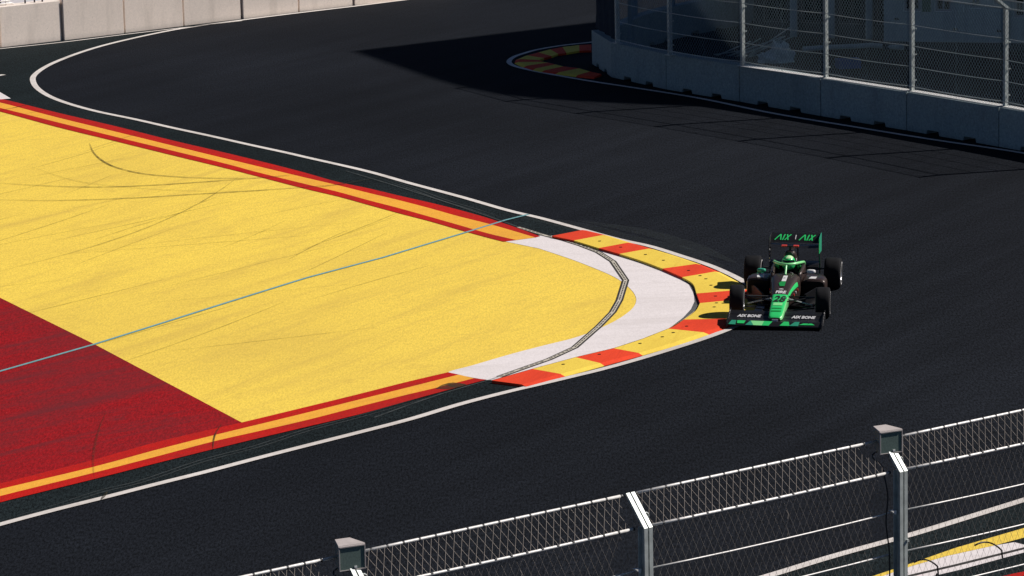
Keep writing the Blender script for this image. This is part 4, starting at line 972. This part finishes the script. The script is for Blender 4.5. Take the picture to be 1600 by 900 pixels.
for s in (-1, 1):
    ep = MB(); ep.prism([(-.12, .73), (-.16, .925), (-.64, .955), (-.66, .60), (-.58, .42), (-.50, .20), (-.36, .20), (-.30, .45), (-.15, .62)], s*.478, s*.490, lambda c: (c[0], c[2], c[1])); e_ = ep.build('rear_wing_endplate', 'green_teal' if s > 0 else 'carbon', car)
    if s > 0:
        MB().prism([(-.14, .64), (-.31, .46), (-.36, .20), (-.50, .20), (-.58, .42), (-.655, .60)], .472, .496, lambda c: (c[0], c[2], c[1])).build('endplate_foot', 'carbon', e_)
        MB().tube([(-.118, .484, .64), (-.118, .484, .73), (-.155, .484, .93)], .013, 6).build('endplate_edge', 'green', e_)
    else:
        for zz in (.70, .62, .53, .47): MB().tube([(-.13 - (.76 - zz)*.4, -.470, zz), (-.14 - (.76 - zz)*.4, -.470, zz - .035)], .011, 5).build('edge_glint', 'carwhite', e_)  # white dabs painted as glints down the dark endplate's edge
aero(-.12, -.40, .40, .44, .02, -.47, .47, 'carbon', 'beam_wing'); aero(-.05, -.2, .34, .38, .06, -.47, .47, 'carbon', 'rear_diffuser_cover')
MB().loft([[(-.25, .055, .45), (-.42, .055, .45), (-.42, .067, .45), (-.25, .067, .45)], [(-.20, .055, .76), (-.36, .055, .76), (-.36, .067, .76), (-.20, .067, .76)]]).build('wing_pillar', 'carbon', car)
MB().loft([[(-.25, -.067, .45), (-.42, -.067, .45), (-.42, -.055, .45), (-.25, -.055, .45)], [(-.20, -.067, .76), (-.36, -.067, .76), (-.36, -.055, .76), (-.20, -.055, .76)]]).build('wing_pillar', 'carbon', car)
MB().box(-.45, .0, -.16, .16, .10, .36).build('gearbox', 'carbon', car, False, None, .03)

# ------------------------------------------------------------------ driver
drv = thing('person', 'racing driver in a bright green helmet sitting in the cockpit, hands on the wheel', 'person', tuple(car.matrix_world.translation) if False else (c0.x, c0.y, 0), math.atan2(dv.y, dv.x))
def skinned(name, V_, E_, Rr, mat, par, sub=2):
    me = bpy.data.meshes.new(name); me.from_pydata(V_, E_, []); me.materials.append(M[mat])
    o = bpy.data.objects.new(name, me); COL.objects.link(o); o.parent = par
    o.modifiers.new('skin', 'SKIN')
    if not me.skin_vertices: 
        bpy.context.view_layer.objects.active = o; bpy.ops.mesh.customdata_skin_add()
    for i, sv in enumerate(me.skin_vertices[0].data): sv.radius = (Rr[i], Rr[i]); sv.use_root = (i == 0)
    ss = o.modifiers.new('sub', 'SUBSURF'); ss.levels = sub; ss.render_levels = sub
    return o
V_ = [(.86, 0, .17), (.88, 0, .30), (.87, 0, .44), (.88, 0, .54), (.90, 0, .60)]; E_ = [(0, 1), (1, 2), (2, 3), (3, 4)]; Rr = [.13, .13, .145, .08, .06]
for s in (-1, 1):
    k = len(V_); V_ += [(.88, s*.15, .49), (1.05, s*.20, .36), (1.24, s*.155, .46), (1.30, s*.14, .485)]; Rr += [.065, .05, .038, .032]; E_ += [(2, k), (k, k+1), (k+1, k+2), (k+2, k+3)]
    k = len(V_); V_ += [(1.10, s*.10, .22), (1.50, s*.09, .36), (1.95, s*.08, .24), (2.10, s*.08, .24)]; Rr += [.085, .065, .045, .03]; E_ += [(0, k), (k, k+1), (k+1, k+2), (k+2, k+3)]
skinned('body', V_, E_, Rr, 'suit', drv)
for s in (-1, 1):
    V_ = [(1.295, s*.14, .485), (1.335, s*.135, .50)]; E_ = [(0, 1)]; Rr = [.028, .027]
    for j in range(4):   # fingers bend over the rim
        k = len(V_); oz = .522 - .021*j; L_ = (.9, 1.05, 1.0, .82)[j]
        V_ += [(1.345, s*.148, oz), (1.365, s*.140, oz + .002), (1.365, s*(.140 - .022*L_), oz + .001), (1.345, s*(.140 - .030*L_), oz)]; Rr += [.010, .0095, .009, .008]; E_ += [(1, k), (k, k+1), (k+1, k+2), (k+2, k+3)]
    k = len(V_); V_ += [(1.315, s*.118, .515), (1.335, s*.105, .53)]; Rr += [.011, .009]; E_ += [(0, k), (k, k+1)]
    skinned('glove', V_, E_, Rr, 'glove', drv, 1)
# head: helmet shell with visor opening, face behind it
hx, hz = 1.0, .672
head = MB()
n1, n2 = 18, 24
def ell(th, ph, a, b, c, ch=0): # th polar from top
    x = a*math.sin(th)*math.cos(ph); y = b*math.sin(th)*math.sin(ph); z = c*math.cos(th)
    if z < 0 and x > 0: x *= 1 + .18 * (-z/c)       # chin bar
    return (x, y, z)
v = []; f = []
for i in range(n1 + 1):
    th = math.pi * .86 * i / n1
    for k in range(n2): v.append(ell(th, 2*math.pi*k/n2, .158, .134, .146))
keep = lambda i, k: not (7 <= i <= 10 and (k <= 4 or k >= n2 - 5))
for i in range(n1):
    for k in range(n2):
        if keep(i, k): f.append((i*n2 + k, i*n2 + (k+1) % n2, (i+1)*n2 + (k+1) % n2, (i+1)*n2 + k))
hl = obj('helmet', [(x + hx, y, z + hz) for x, y, z in v], f, 'green', drv, True)
hl.modifiers.new('shell', 'SOLIDIFY').thickness = .012
v = []; f = []
for i in range(6, 13):
    th = math.pi*.86*i/n1
    for k in range(-6, 7): p = ell(th, 2*math.pi*k/n2, .156, .132, .144); v.append((p[0] + hx, p[1], p[2] + hz))
for i in range(6):
    for k in range(12): f.append((i*13 + k, i*13 + k + 1, (i+1)*13 + k + 1, (i+1)*13 + k))
obj('visor', v, f, 'visor', hl, True)
v = []; f = []     # pale crown print, spread to the sunward side as painted sunlight
for i in range(0, 6):
    th = math.pi*.86*i/n1
    for k in range(-2, 9): p = ell(th, 2*math.pi*k/n2, .1605, .1365, .1485); v.append((p[0] + hx, p[1], p[2] + hz))
for i in range(5):
    for k in range(10): f.append((i*11 + k, i*11 + k + 1, (i+1)*11 + k + 1, (i+1)*11 + k))
obj('sunlit_crown_print', v, f, 'helmet_pale', hl, True)
bm = bmesh.new(); bmesh.ops.create_uvsphere(bm, u_segments=20, v_segments=14, radius=1)
for q in bm.verts:
    c = q.co.copy(); q.co = Vector((c.x*.105, c.y*.078, c.z*.112))
    if c.x > .6: q.co.x += .012 * max(0, 1 - abs(c.y)*5) * max(0, 1 - abs(c.z + .15)*3)   # nose
    if c.x > .6 and abs(abs(c.y) - .35) < .15 and abs(c.z - .08) < .12: q.co.x -= .008        # eye sockets
me = bpy.data.meshes.new('face'); bm.to_mesh(me); bm.free(); me.materials.append(M['skin']); me.shade_smooth()
fo_ = bpy.data.objects.new('face', me); COL.objects.link(fo_); fo_.parent = drv; fo_.location = (hx - .012, 0, hz - .01)
for o in car.children:
    if o.type != 'MESH' or o.name.split('.')[0] in ('suspension_arm', 'steering_arm'): continue
    for q in o.data.vertices:
        if q.co.x > 2.75: q.co.x = 2.75 + (q.co.x - 2.75) * 1.27
for ob_ in (car, drv): ob_.location.z = .016; ob_.rotation_euler = (R(-1.0), 0, ob_.rotation_euler.z)
